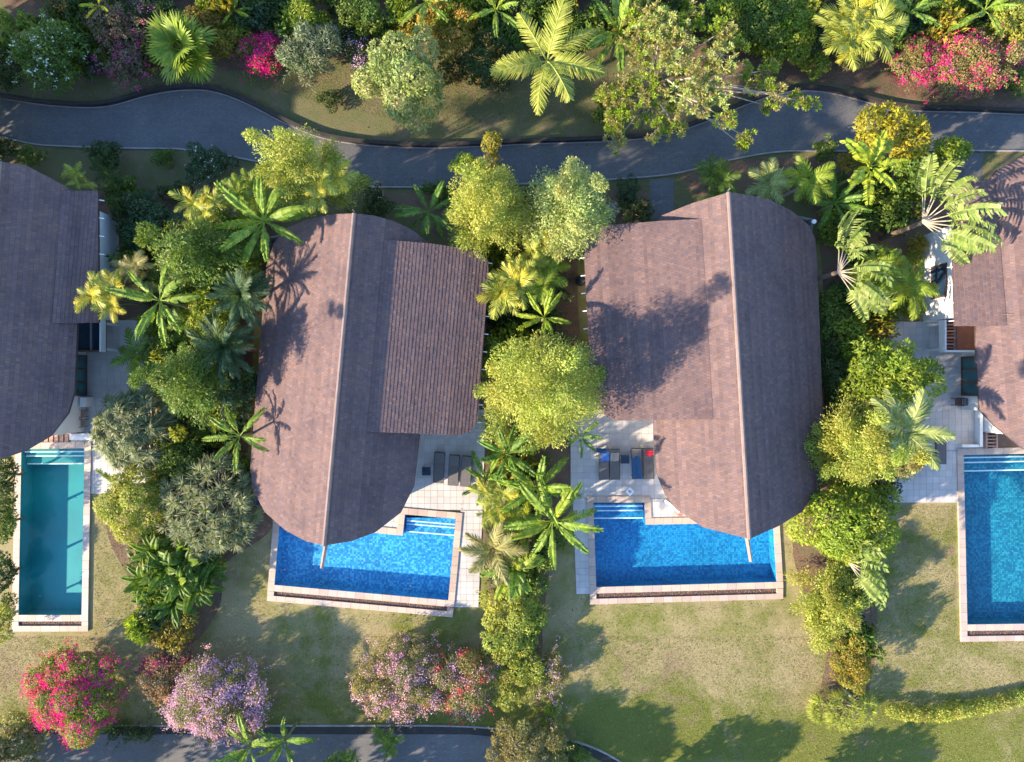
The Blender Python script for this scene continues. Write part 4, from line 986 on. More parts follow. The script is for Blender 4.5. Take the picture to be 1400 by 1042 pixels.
# the wide feathery tree over the road
def feather_tree():
    r = rs(); h = 6.5; zc = 5.2; t = thing('feathery_tree', 'wide olive feathery tree with pale bare limbs overhanging the upper road', 'tree', P(900, 95, zc)*(1, 1, 0))
    base = P(900, 95, zc)*(1, 1, 0); m = MB(); lf = MB(); m.tube([(0, 0, 0), (.1, 0, 1.6), (.1, .1, 3.0)], [.26, .2, .17], 8); fork = np.array([.1, .1, 3.0])
    tips = [(905, 35, 40), (945, 30, 34), (870, 65, 34), (925, 75, 44), (880, 110, 40), (850, 125, 30), (960, 90, 40), (915, 125, 42), (985, 75, 28), (940, 130, 36), (880, 150, 30), (850, 160, 26), (975, 125, 34), (1015, 100, 18), (1015, 60, 16), (1052, 95, 15), (1030, 120, 18), (995, 165, 20), (900, 175, 24), (845, 190, 20), (925, 175, 18), (1060, 128, 22), (1105, 140, 18), (1018, 185, 16), (1050, 145, 14), (830, 130, 24), (835, 170, 20), (990, 40, 22), (960, 150, 22), (866, 30, 26), (1016, 200, 10), (1085, 132, 12)]
    for (x, y, rp) in tips:
        z = r.uniform(4.2, 6.4) - .004*math.hypot(x-910, y-95)*3; e = P(x, y, z) - base; md = fork + (e-fork)*.55 + r.normal(0, .2, 3) + (0, 0, .35)
        m.tube([fork, md, e], [.085, .05, .02], 5); R = rp/S*.87*.92
        nt = int(8 + 15*R*R)
        for k in range(nt):      # tufts of leaflets
            d = unit(r, 1)[0]; d[2] = abs(d[2])*.7 - .15; c = e + d*R*r.uniform(.3, 1.0)*np.array([1, 1, .5]); n = 64
            m.tube([e, c], [.014, .006], 3) if k % 4 == 0 else None
            dr = nrm(unit(r, n) + d*.7 + UPV*.2); p = c + dr*r.uniform(0, .16, (n, 1)); nn = nrm(np.cross(dr, unit(r, n)) + UPV*.8); l_ = r.uniform(.09, .22, n)
            pal = 'olive' if r.random() < .5 else ('fresh' if z < 5.0 else 'pale')
            quads(lf, p, dr, nn, l_, l_*.34, pick(r, pal, n)*r.uniform(1.1, 1.5))
    obj('trunk', m, M['palebark'], t); obj('crown', lf, M['leaf'], t, kind='stuff')
feather_tree()
bush(833, 148, 26, 28, 1.4, 'mid', 'dark leafy shrub under the feathery tree by the retaining wall', L=.22, W=.11)
bush(1035, 32, 48, 42, 3.0, 'mid', 'bushy green tree by the wall behind the feathery tree', 'broadleaf_tree', 'tree', L=.19, W=.09)
bush(1078, 48, 36, 46, 2.6, 'fresh', 'yellow green shrub in front of the bare earth bank', L=.18, W=.08)
bush(1000, 12, 36, 26, 2.8, 'fresh', 'leafy bush against the wall above the feathery tree', L=.18, W=.08)
areca(1172, 40, 62, 3.2, 'dense yellow green areca palm clump over the bare bank', stems=9, per=8, pal='lime')
bush(1113, 90, 24, 22, 1.3, 'fresh', 'small bright shrub at the foot of the areca palm clump', L=.15, W=.08)
bush(1165, 78, 30, 18, 1.3, 'olive', 'low olive shrub on bare earth below the areca clump', L=.14, W=.05)
banana(1243, 18, 46, 3.0, 'pale leaved banana between the areca clump and the mixed bougainvillea', n=8, col=(.9, .95, 1.1))
bush(1262, 86, 40, 34, 1.9, 'olive', 'loose bougainvillea with hot pink sprays hanging towards the road', 'bougainvillea', 'shrub', L=.13, W=.07, fl=[(PINK, 62, .09), (MAG, 20, .08)], twigs=26)
bush(1330, 88, 64, 38, 2.4, 'olive', 'wide orange and pink bougainvillea above the curve of the road', 'bougainvillea', 'shrub', L=.13, W=.07, fl=[(PINK, 80, .09), (TAN, 70, .09), (MAG, 36, .08)], twigs=30)
banana(1346, 14, 44, 3.0, 'banana with broad leaves behind the orange and pink bougainvillea', n=8)
bush(1384, 28, 34, 34, 2.8, 'lime', 'yellow green bush beside the banana over the bougainvillea', L=.17, W=.08)
bush(1390, 112, 22, 20, 1.2, 'mid', 'small green shrub on the bank at the end of the bougainvillea', L=.15, W=.08)
bush(100, 8, 50, 18, 1.8, 'dark', 'dark shrub with orange red flowers near the wall end', fl=[(ORNG, 14, .09)])
banana(136, 8, 26, 2.4, 'young yellow green banana above the tan twigged shrub', n=5, col=(1.5, 1.25, .6))
bush(200, 14, 34, 24, 2.0, 'dark', 'dark shrub with purple flowers behind the fan palm', fl=[(PURP, 26, .08)])
bush(8, 90, 26, 34, 1.6, 'dark', 'dark green shrub next to the white flowering tree', L=.18, W=.09)
bush(365, 18, 28, 22, 1.2, 'dark', 'dark low shrub above the pink bougainvillea mound', L=.16, W=.08)
bush(470, 45, 24, 20, 1.3, 'dark', 'dark shrub between the silvery shrub and the lilac flowered shrub', L=.16, W=.08)
bush(800, 40, 26, 26, 1.4, 'mid', 'leafy green ground shrub between coconut palm and banana', L=.2, W=.1)
bush(700, 45, 26, 24, 1.6, 'mid', 'green shrub hidden behind the fronds of the coconut palm', L=.18, W=.09)
# boundary wall at the top of the bank
t = thing('boundary_wall', 'pale rendered boundary wall behind the bank planting', 'wall', (0, 0, 0))
for i in range(12):
    m = MB(); a, b = P(-60+i*125, -6), P(60+i*125, -6); m.box(((a[0]+b[0])/2, a[1], .55), (b[0]-a[0], .2, 1.1)); obj('panel', m, M['curb'], t)
    m = MB(); m.box((b[0]+.12, b[1], .62), (.24, .3, 1.24)); obj('pier', m, M['curb'], t)

# ------------------------------------------------------------------ plants: between the road and the villas
bush(8, 203, 20, 18, 1.2, 'dark', 'dark shrub between the road kerb and the gable of the shaded villa', L=.16, W=.08)
bush(42, 214, 22, 16, 1.0, 'mid', 'low olive shrub beside the road above the shaded villa', L=.16, W=.06)
areca(96, 236, 30, 2.6, 'small areca palm with golden curled fronds touching the shaded roof', stems=3, per=5, pal='lime')
bush(142, 212, 32, 20, 1.5, 'dark', 'wide dark shrub by the kerb above the shaded villa', L=.15, W=.06)
areca(146, 238, 28, 1.6, 'low dark palm below the wide kerb shrub', stems=3, per=5, pal='dark')
bush(225, 216, 18, 15, 1.0, 'mid', 'clipped round ball shrub standing alone by the road kerb', L=.11, W=.05, nb=18, rb=.30)
bush(286, 226, 40, 26, 1.6, 'blue', 'dark shrub dotted with white flowers along the road kerb', L=.2, W=.08, fl=[(WHITE, 22, .09)])
bush(240, 264, 26, 16, .9, 'dark', 'low flat dark shrub below the round ball shrub', L=.13, W=.06)
bush(172, 268, 30, 24, 1.7, 'mid', 'mid green shrub beside the white wall of the shaded villa', L=.16, W=.08)
bush(206, 308, 42, 40, 2.4, 'blue', 'large bluish green shrub by the white wall of the shaded villa', L=.2, W=.09)
bush(175, 300, 20, 24, 1.9, 'dark', 'dark shrub pressed against the white wall of the shaded villa', L=.16, W=.08)
feathery(412, 232, 60, 56, 5.2, 'lime', 'bright yellow green bamboo between the road and the brown gable')
areca(446, 258, 44, 4.4, 'areca palm rising through the bright bamboo by the gable', stems=4, per=6, pal='lime')
areca(274, 288, 42, 3.2, 'areca palm with golden tips beside the big star shaped banana', stems=4, per=6, pal='lime')
areca(322, 256, 34, 3.0, 'areca palm near the kerb behind the big star shaped banana', stems=4, per=6, pal='fresh')
banana(361, 302, 64, 4.4, 'big star shaped banana leaning over the corner of the brown roof', n=12, elev=(-18, 45), col=(1.05, 1.05, 1))
areca(346, 290, 38, 2.4, 'fine fronded palm under the big star shaped banana', stems=4, per=6, pal='fresh')
bush(514, 264, 14, 12, 1.1, 'dark', 'small dark bush with white star flowers by the kerb behind the gable', fl=[(WHITE, 9, .10)], L=.13, W=.06)
bush(516, 284, 22, 18, 1.4, 'dark', 'dark bush tucked behind the curved gable', L=.16, W=.08)
banana(586, 290, 44, 2.8, 'dark green banana rosette behind the curved gable', n=11, col=(.62, .75, .9), elev=(-15, 40), yellowing=0)
bush(600, 262, 30, 14, 1.0, 'mid', 'low green shrub along the kerb beside the banana rosette', L=.16, W=.08)
feathery(666, 290, 54, 62, 5.4, 'lime', 'yellow green bamboo with olive shoots reaching out over the road', canes=66)
bush(634, 226, 20, 18, 4.4, 'fresh', 'slender tree with lobed clumps growing out of the bamboo towards the road', 'slender_tree', 'tree', L=.16, W=.08)
bush(674, 200, 10, 28, 5.0, 'croton', 'thin flowering sapling whose tip hangs over the road', 'sapling', 'tree', L=.16, W=.07, nb=8)
bush(660, 238, 30, 18, 4.2, 'olive', 'olive topped sapling crown between bamboo and road', 'sapling', 'tree', L=.15, W=.07)
feathery(778, 288, 56, 62, 5.4, 'pale', 'pale silvery bamboo beside the corner of the wing roof', canes=66, W=.055)
bush(858, 262, 20, 22, 1.4, 'blue', 'sparse bluish shrub between the kerb and the boulder', L=.14, W=.05)
bush(872, 290, 26, 18, 1.4, 'dark', 'dark round shrub by the paved path at the wing roof', L=.16, W=.07)
areca(979, 246, 38, 1.9, 'low wide leaved palm behind the ridge end of the towel villa', stems=3, per=7, pal='mid')
bush(1127, 204, 20, 18, 1.2, 'mid', 'round dark green ball shrub on the kerb opposite the bare bank', L=.12, W=.06, nb=18, rb=.3)
palm(1050, 250, 32, 2.4, 'feathery palm with cream tips behind the curved eave', n=12, pal='pale', leafkw=dict(pairs=22, ll=.36, lw=.03, droop=.5))
palm(1104, 246, 34, 2.6, 'palm with one yellow frond between the two eave plants', n=11, pal='fresh', leafkw=dict(pairs=22, ll=.36, lw=.03, droop=.5))
banana(1140, 278, 44, 2.4, 'dark banana rosette beside the globe lamp', n=10, col=(.6, .75, .85), yellowing=0)
bush(1214, 184, 48, 34, 4.0, 'yellow', 'bright yellow leaved tree overhanging the upper road', 'croton_tree', 'tree', L=.26, W=.12, nb=26)
bush(1165, 222, 26, 18, 1.8, 'croton', 'yellow green shrub between ball shrub and yellow tree', L=.2, W=.09)
banana(1188, 228, 50, 3.6, 'large yellowing banana in front of the yellow tree', n=8, col=(1.6, 1.3, .8), leafkw=dict(tear=.3, W=.34))
bush(1294, 208, 24, 22, 3.0, 'fresh', 'small fresh green tree by the kerb next to the yellow tree', 'broadleaf_tree', 'tree', L=.24, W=.12)
bush(1244, 236, 30, 30, 2.6, 'mid', 'glossy green shrub between the yellow tree and the traveller palm', L=.24, W=.12, mat='waxy')
bush(1212, 278, 44, 34, 2.0, 'mid', 'broad mass of glossy leaves beneath the yellowing banana', L=.24, W=.12, mat='waxy')
bush(1165, 300, 30, 26, 1.6, 'dark', 'dark shrub between banana rosette and leafy mass', L=.18, W=.08)
bush(1253, 334, 16, 13, 1.1, 'croton', 'small yellow ball shrub against the white wall', L=.12, W=.06, nb=14, rb=.3)
bush(1248, 353, 14, 13, 1.0, 'fresh', 'small green ball shrub below the yellow ball', L=.12, W=.06, nb=14, rb=.3)
bush(1247, 420, 16, 20, 1.2, 'fresh', 'green shrub at the corner of patio and white wall', L=.13, W=.06)
traveller(1262, 304, 3.4, 'tall traveller palm whose torn leaves fan over the rust balcony roof', -63, n=12, leaf=2.5, half=86, tilt=.42, petiole=1.4)
traveller(1146, 372, 3.2, 'traveller palm with torn leaves beside the dark slope of the towel villa', -72, n=11, leaf=2.2, half=88, tilt=.30, petiole=1.2)

# ------------------------------------------------------------------ plants: bed beside the teal pool villa
areca(148, 402, 42, 3.4, 'golden fronded areca palm leaning on the white wall of the shaded villa', stems=5, per=6, pal='lime', yellowing=.5)
areca(172, 372, 36, 3.4, 'olive areca palm behind the golden fronded one', stems=4, per=6, pal='olive')
banana(219, 411, 60, 4.2, 'tall banana with long star spread leaves between the shaded villa and the feathery tree', n=11, elev=(-15, 40))
feathery(280, 350, 66, 44, 5.4, 'mid', 'dark feathery tree behind the star spread banana', 'feathery_tree', 'tree', canes=54, L=.18, W=.06)
palm(333, 404, 46, 3.6, 'dark green date palm touching the brown roof eave', n=32, pal='blue', leafkw=dict(pairs=26, ll=.21, lw=.013, droop=.42, ang=46), elev=(-14, 62), stem=.14, yellowing=0)
palm(309, 474, 50, 3.4, 'dark green date palm below the one touching the eave', n=32, pal='blue', leafkw=dict(pairs=26, ll=.21, lw=.013, droop=.42, ang=46), elev=(-14, 62), stem=.14, yellowing=.05)
palm(190, 484, 34, 2.4, 'drooping dark palm at the edge of the shaded patio', n=9, pal='mid', leafkw=dict(pairs=26, ll=.34, lw=.03, droop=.7))
areca(250, 442, 36, 2.4, 'shaded palm clump below the star spread banana', stems=4, per=6, pal='mid')
feathery(262, 520, 50, 48, 5.2, 'mid', 'soft dark feathery tree in the middle of the bed by the shaded patio', 'feathery_tree', 'tree', canes=46, L=.15, W=.05)
bush(238, 553, 18, 16, 1.8, 'croton', 'small yellow leaved shrub behind the spiky dome', L=.18, W=.09)
feathery(318, 538, 32, 30, 2.8, 'blue', 'bluish feathery shrub against the brown eave', 'feathery_shrub', 'shrub', canes=26, L=.16, W=.05)
spiky(187, 589, 58, 58, 4.4, 'grey', 'rounded dome of strap leaved tree by the shaded patio', 'ponytail_tree', 'tree', heads=95, per=50, L=.78, W=.045, droop=.75)
bush(270, 594, 26, 22, 1.8, 'fresh', 'bright green shrub between spiky dome and leaning banana', L=.15, W=.08)
banana(328, 596, 46, 3.4, 'banana leaning on the brown eave above the grey dragon tree', n=8, elev=(-10, 40))
banana(168, 660, 38, 2.2, 'banana with three pale leaves reaching over the corner of the shaded patio', n=3, az0=120)
bush(186, 690, 40, 50, 3.2, 'lime', 'yellow green small leaved tree below the spiky dome', 'broadleaf_tree', 'tree', L=.16, W=.07, nb=36)
bush(225, 662, 24, 26, 2.4, 'fresh', 'fresh green shrub between spiky dome and grey dragon tree', L=.16, W=.07)
spiky(292, 690, 78, 76, 4.6, 'grey', 'wide grey green dragon tree with many rosettes', 'dragon_tree', 'tree', heads=90, per=56, L=.62, W=.045, droop=.32)
for i, (x, y, rc, h, lb) in enumerate([(230, 778, 32, 2.4, 'broad glossy leaves below the grey dragon tree'), (268, 800, 34, 2.0, 'broad dark leaves at the lawn side of the glossy clump'), (200, 790, 28, 1.8, 'pale edged leaves leaning on the lawn'), (240, 822, 30, 1.7, 'broad leaves above the yellow croton'), (212, 752, 28, 2.3, 'dark leaves under the yellow green tree'), (258, 768, 28, 2.3, 'leaves half under the grey dragon tree'), (212, 818, 26, 1.5, 'small leaves between lawn and croton'), (284, 780, 26, 1.7, 'narrow leaves at the foot of the dragon tree'), (248, 795, 26, 2.6, 'the tallest leaves of the glossy clump')]):
    banana(x, y, rc, h, 'heliconia with ' + lb, n=15, name='heliconia', cat='shrub', col=(.42, .52, .5) if i % 2 else (.6, .66, .5), leafkw=dict(tear=.06, W=.36, droop=.6), elev=(0, 65), yellowing=.12, stem=.05)
bush(236, 858, 34, 32, 2.0, 'croton', 'yellow croton shrub below the glossy heliconias', L=.2, W=.10)
where_l = lambda c, r: r.random() < (1.0 if c[0] < -.1 else .38)
bush(104, 944, 64, 64, 3.0, 'fresh', 'big magenta bougainvillea mound near the teal pool', 'bougainvillea', 'shrub', L=.14, W=.06, fl=[(PINK, 330, .085, where_l), (MAG, 90, .085)], twigs=40, nb=40)
bush(224, 922, 36, 40, 2.2, 'dry', 'tan and orange bougainvillea beside the lilac one', 'bougainvillea', 'shrub', L=.12, W=.07, fl=[(TAN, 120, .08), (MAG, 26, .085, lambda c, r: c[1] > .5)], twigs=18)
bush(297, 955, 68, 56, 3.0, 'olive', 'lilac bougainvillea mound by the lower road kerb', 'bougainvillea', 'shrub', L=.11, W=.05, fl=[(LILAC, 560, .085), (ROSE, 160, .085)], twigs=34, nb=40)
banana(342, 1020, 46, 2.6, 'banana standing beside the lower road kerb under the lilac mound', n=8)
banana(390, 1012, 42, 2.4, 'darker banana next to the kerb banana at the lower road', n=7, col=(.7, .8, .85))
bush(22, 1016, 38, 36, 2.2, 'olive', 'olive green shrub overhanging the lower road', L=.16, W=.06, twigs=14)
bush(175, 1000, 40, 10, .7, 'dark', 'trailing weeds along the drain of the lower road', L=.16, W=.05, twigs=10)
bush(10, 650, 16, 34, 2.4, 'dark', 'hedge shrub against the rim of the teal pool by the shaded eave', L=.14, W=.07)
bush(8, 715, 17, 38, 2.5, 'mid', 'hedge shrub halfway along the teal pool', L=.14, W=.07)
bush(6, 785, 17, 36, 2.4, 'dark', 'hedge shrub near the lower end of the teal pool', L=.14, W=.07)
bush(4, 845, 16, 30, 2.0, 'lime', 'yellow green hedge shrub at the corner of the teal pool', L=.14, W=.07)

for (x, y, rr, h, pl, lb) in [(242, 384, 30, 2.9, 'mid', 'behind the star spread banana and in front of the dark feathery tree'), (288, 430, 32, 2.8, 'fresh', 'between the two date palms and the star spread banana'), (232, 482, 28, 2.6, 'mid', 'between the drooping palm and the soft feathery tree'), (300, 560, 30, 2.6, 'fresh', 'between the feathery tree and the leaning banana'), (252, 628, 28, 2.6, 'mid', 'wedged between spiky dome and dragon tree'), (330, 352, 28, 3.0, 'fresh', 'under the eave side of the big star shaped banana'), (330, 645, 26, 2.4, 'mid', 'between the leaning banana and the dragon tree'), (300, 310, 30, 2.8, 'mid', 'between the golden tipped areca and the big star shaped banana')]:
    bush(x, y, rr, rr, h, pl, 'leafy green shrub ' + lb, L=.18, W=.08, twigs=10)

# ------------------------------------------------------------------ plants: bed between the two middle villas
areca(703, 392, 46, 3.2, 'bright areca palm between the two brown roofs', stems=5, per=7, pal='lime')
areca(738, 378, 44, 3.2, 'areca palm on bare soil under the pale bamboo', stems=5, per=6, pal='fresh')
areca(735, 352, 36, 3.0, 'areca palm between the two bamboos', stems=4, per=6, pal='lime')
bush(690, 447, 18, 16, 1.4, 'fresh', 'small round bush on bare soil above the big bamboo', L=.15, W=.08)
bush(712, 432, 22, 18, 1.5, 'mid', 'green shrub under the bright areca palm', L=.16, W=.08)
banana(744, 434, 40, 3.4, 'banana with yellow leaves above the big bamboo', n=8, col=(1.3, 1.15, .8))
feathery(742, 535, 80, 80, 6.2, 'lime', 'biggest yellow green bamboo filling the gap between the two brown roofs', canes=90, leaves=520)
bush(686, 502, 30, 40, 3.4, 'fresh', 'bright broadleaf tree squeezed between roof eave and biggest bamboo', 'broadleaf_tree', 'tree', L=.17, W=.09)
banana(694, 620, 46, 2.8, 'banana with dark folded leaves at the foot of the biggest bamboo', n=10, col=(.65, .8, .85))
banana(792, 596, 30, 2.6, 'small dark banana between biggest bamboo and the towel patio', n=7, col=(.6, .72, .8))
banana(665, 655, 40, 2.4, 'dark banana at the edge of the bare lounger patio', n=9, col=(.7, .85, .85))
areca(672, 686, 40, 2.6, 'areca palm overhanging the bare lounger patio', stems=4, per=6, pal='lime')
banana(735, 668, 54, 3.4, 'bright banana midway between the two patios', n=10, col=(1.15, 1.1, .9))
banana(756, 712, 66, 3.8, 'tall banana with long leaves touching the rim of the towel pool', n=11, elev=(-14, 40))
areca(700, 715, 40, 2.6, 'areca palm under the tall banana', stems=4, per=6, pal='fresh')
palm(674, 750, 46, 2.8, 'palm with golden stiff fronds reaching over the strip patio', n=13, pal='olive', leafkw=dict(pairs=26, ll=.26, lw=.026, droop=.5))
banana(702, 776, 40, 2.6, 'heliconia with pale torn leaves below the tall banana', n=10, name='heliconia', cat='shrub', col=(.95, .95, .9), leafkw=dict(tear=.3, W=.4, droop=.55), elev=(0, 60))
bush(720, 795, 30, 30, 2.4, 'mid', 'leafy shrub at the head of the clipped green hedge', L=.18, W=.09)
bush(700, 828, 42, 40, 2.6, 'lime', 'yellow green hedge block between the two lawns', 'hedge', 'hedge', L=.15, W=.07, nb=34, twigs=10)
bush(692, 872, 34, 34, 2.3, 'lime', 'yellow green hedge block nearest the pink bougainvillea', 'hedge', 'hedge', L=.15, W=.07, nb=30)
bush(724, 846, 24, 40, 2.0, 'fresh', 'heart leaved green vine mass on the side of the hedge block', 'vine', 'vine', L=.2, W=.14)
bush(548, 930, 60, 52, 2.4, 'olive', 'pale pink bougainvillea mound at the lower kerb', 'bougainvillea', 'shrub', L=.13, W=.05, fl=[(ROSE, 190, .085), (LILAC, 60, .085)], twigs=44, nb=34)
bush(628, 934, 50, 50, 2.2, 'olive', 'bougainvillea with mixed red and pink blossoms beside the hedge block', 'bougainvillea', 'shrub', L=.13, W=.05, fl=[(RED, 44, .085), (ROSE, 84, .085)], twigs=34, nb=30)
bush(706, 928, 44, 40, 1.8, 'lime', 'loose yellow green shrub at the end of the hedge', L=.15, W=.06, twigs=18)
bush(752, 916, 24, 30, 1.4, 'olive', 'thin shrub with a few lilac blossoms reaching over the lawn', L=.13, W=.05, fl=[(LILAC, 14, .09)], twigs=14)
bush(752, 972, 12, 20, .9, 'fresh', 'single trailing spray with pink blossoms on the lawn', L=.14, W=.06, fl=[(ROSE, 8, .10)], twigs=5)
bush(722, 1022, 60, 32, 2.2, 'olive', 'wide olive shrub at the bend of the lower kerb', L=.17, W=.05, twigs=26)
bush(785, 1032, 26, 18, 1.3, 'mid', 'small shrub with upright shoots at the bend of the lower kerb', L=.16, W=.05, twigs=12)
areca(531, 1014, 28, 2.0, 'small dark fern like palm standing in the lower drain', stems=3, per=6, pal='mid')

# ------------------------------------------------------------------ plants: bed between towel villa and rust balcony villa
bush(1138, 432, 24, 34, 2.4, 'mid', 'leafy shrub between the dark roof slope and the torn traveller palm', L=.22, W=.10)
bush(1160, 452, 26, 26, 2.4, 'fresh', 'shrub with round yellow green leaf clusters beside the dark roof slope', L=.24, W=.11)
bush(1136, 505, 20, 46, 2.2, 'dark', 'dark tall shrub along the eave of the dark roof slope', L=.18, W=.08)
areca(1200, 372, 40, 2.6, 'green areca palm below the glossy leafy mass', stems=5, per=6, pal='fresh')
palm(1242, 394, 40, 2.6, 'arching green palm in front of the small dark window', n=13, pal='fresh', leafkw=dict(pairs=28, ll=.3, lw=.026, droop=.7))
bush(1206, 432, 20, 16, 1.6, 'mid', 'green shrub at the corner of the shaded patio paving', L=.16, W=.07)
bush(1212, 512, 64, 52, 4.4, 'fresh', 'round plumeria tree with rosettes of yellow green leaves over the patio', 'plumeria_tree', 'tree', L=.28, W=.10, nb=46, rb=.24, trunk='palebark')
palm(1232, 590, 58, 4.2, 'bright palm over the half hidden lounger', n=12, pal='pale', leafkw=dict(pairs=30, ll=.28, lw=.03, droop=.55))
feathery(1172, 606, 58, 62, 4.6, 'lime', 'yellow green bamboo along the lower end of the dark roof slope', canes=70)
feathery(1215, 625, 34, 34, 3.2, 'olive', 'small olive bamboo under the bright palm', canes=30)
bush(1192, 664, 36, 24, 2.6, 'dark', 'dark shrub below the yellow green bamboo', L=.2, W=.09)
bush(1156, 716, 70, 50, 4.2, 'fresh', 'dense bright green tree beside the dark roof end', 'broadleaf_tree', 'tree', L=.22, W=.10, nb=46)
traveller(1160, 768, 3.0, 'traveller palm with whitish shredded leaves below the dense bright tree', -75, n=10, leaf=2.0, half=85, tilt=.28, petiole=.9)
feathery(1140, 820, 44, 52, 2.8, 'lime', 'soft yellow green shrub below the shredded traveller palm', 'feathery_shrub', 'shrub', canes=46)
bush(1118, 838, 18, 24, 1.6, 'fresh', 'bright green shrub at the lawn edge under the shredded palm', L=.16, W=.08)
bush(1162, 908, 25, 40, 3.0, 'croton', 'yellow cone shaped croton at the end of the bed', 'croton_bush', 'shrub', L=.14, W=.07, nb=28, rb=.32)
spiky(1152, 968, 54, 28, 1.6, 'lime', 'round grassy tufted bush at the end of the low hedge', 'grass_bush', 'shrub', heads=46, per=46, L=.5, W=.03, droop=.5)
m = MB(); m.tube([(0, 0, 0), (0, 0, .8)], [.09, .08], 8); tag(obj('marker_post', m, M['white'], None, P(1154, 944)), 'short white post between yellow croton and grassy bush', 'post')
hp = spline(px2([(1215, 968), (1260, 972), (1310, 966), (1360, 956), (1410, 944), (1460, 930)]), 6); r = rs()
t = thing('low_hedge', 'long clipped yellow green hedge along the lawn edge', 'hedge', (*hp[0], 0)); m = MB(); st = MB()
bl = np.array([[*(p - hp[0]), .42 + r.normal(0, .04), .42*r.uniform(.85, 1.15), .40*r.uniform(.85, 1.15), .46*r.uniform(.9, 1.15)] for p in hp]); cloud(m, r, bl, 260, .12, .06, 'lime', .1)
for p in hp[::2]: st.tube([(*(p-hp[0]), 0), (*(p-hp[0]), .4)], [.03, .02], 4)
obj('crown', m, M['leaf'], t, kind='stuff'); obj('stem', st, M['bark'], t, kind='stuff')

# ------------------------------------------------------------------ trees out of view; the upper road's are added to cast its shade
for (x, y, rr, h, lb) in [(-150, 190, 85, 8, 'tall broad unseen tree added by the road bend to shade the road'), (-75, 128, 56, 5, 'leafy unseen tree added on the bank past the white flowering tree for road shade'), (-70, 205, 50, 4.2, 'leafy unseen tree added at the kerb past the gable of the shaded villa for road shade'), (-140, 160, 60, 5.5, 'leafy unseen tree added over the road past the shaded villa to shade it'), (-250, 260, 95, 9, 'tallest unseen tree added past the shaded villa to shade the road'), (-250, 120, 85, 9, 'tall unseen tree added on the far bank to shade the upper road'), (-60, 1120, 70, 5.5, 'broad tree across the lower road from the magenta mound'), (180, 1140, 80, 6, 'broad tree across the lower road from the lilac mound'), (430, 1130, 75, 6, 'broad tree across the lower road from the pale pink mound'), (700, 1130, 60, 4.6, 'broad tree past the bend of the lower kerb'), (900, 1120, 50, 3.8, 'broad tree on the open lawn past the grassy bush'), (1120, 1125, 50, 3.6, 'broad tree on the lawn past the low hedge')]:
    bush(x, y, rr, rr, h, 'mid', lb, 'unseen_shade_tree', 'tree', L=.34, W=.18, nb=44, low=-.75)

# ------------------------------------------------------------------ understorey: look-alike shrubs that fill the beds
UND = []
for i in range(8):
    r = np.random.default_rng(500+i); m = MB(); bl = clumps(r, (.85, .85, .5), 11, .38); bl[:, 2] += .5; L = [.22, .16, .3, .2, .14, .26, .18, .24][i]
    cloud(m, r, bl, 2.2/(L*L*.45), L, L*.45, ['mid', 'fresh', 'mid', 'blue', 'lime', 'dark', 'fresh', 'croton'][i], .25)
    st = MB(); st.tube([(0, 0, 0), (0, 0, .35)], [.05, .03], 5)
    for b in bl[::2]: st.tube([(0, 0, .3), tuple(b[:3])], [.025, .01], 4)
    a, b = m.mesh('crown'), st.mesh('stem'); a.materials.append(M['leaf']); b.materials.append(M['bark']); UND.append((a, b))
LOOK = ['mid green', 'fresh small leaved', 'long leaved green', 'bluish green', 'fine leaved lime', 'dark long leaved', 'bright green', 'yellow and green']
def understorey(pts, label, group):
    r = rs()
    for x, y in pts:
        v = r.integers(8); a, b = UND[v]; t = thing('ground_shrub', LOOK[v] + ' ' + label, 'shrub', P(x, y)*(1, 1, 0), LOOK[v] + ' ' + group, r.uniform(0, 6.28)); s_ = r.uniform(.8, 1.45); zs = s_*r.uniform(.9, 2.3)
        obj('crown', a, None, t, scale=(s_*r.uniform(.8, 1.2), s_, zs), kind='stuff', color=np.ones(3)*r.uniform(.8, 1.15)); obj('stem', b, None, t, scale=(s_, s_, zs))
def scatter(poly, n, seed, gap=22):
    r = np.random.default_rng(seed); poly = np.array(poly, float); out = []; tries = 0
    while len(out) < n and tries < 4000:
        tries += 1; p = poly.min(0) + r.random(2)*(poly.max(0)-poly.min(0)); j = np.roll(poly, -1, 0)
        c = ((poly[:, 1] > p[1]) != (j[:, 1] > p[1])) & (p[0] < (j[:, 0]-poly[:, 0])*(p[1]-poly[:, 1])/(j[:, 1]-poly[:, 1]+1e-9)+poly[:, 0])
        if c.sum() % 2 and all(math.hypot(p[0]-q[0], p[1]-q[1]) > gap for q in out): out.append(p)
    return out
understorey(scatter([(225, 330), (345, 300), (350, 380), (335, 560), (345, 650), (330, 740), (250, 800), (215, 850), (200, 760), (250, 640), (222, 560), (222, 450), (180, 330)], 74, 1, 17), 'ground shrub in the bed between shaded villa and brown gable', 'ground shrubs of the shaded bed')
understorey(scatter([(640, 275), (790, 275), (785, 330), (765, 370), (765, 470), (770, 600), (735, 640), (765, 760), (735, 800), (680, 800), (668, 700), (680, 600), (668, 480), (672, 370)], 52, 2, 17), 'ground shrub in the bed between the two brown roofs', 'ground shrubs of the middle bed')
understorey(scatter([(1070, 235), (1240, 240), (1240, 300), (1160, 330), (1235, 420), (1195, 445), (1195, 560), (1190, 680), (1150, 780), (1165, 880), (1125, 830), (1115, 740), (1138, 640), (1135, 350), (1110, 290)], 56, 3, 17), 'ground shrub between dark roof slope and rust balcony villa', 'ground shrubs of the far bed')
understorey(scatter([(0, 10), (1400, 10), (1400, 60), (1290, 60), (1120, 60), (1060, 75), (900, 60), (700, 60), (580, 60), (400, 50), (210, 90), (0, 95)], 80, 4, 22), 'ground shrub on the bank in front of the boundary wall', 'ground shrubs on the bank')

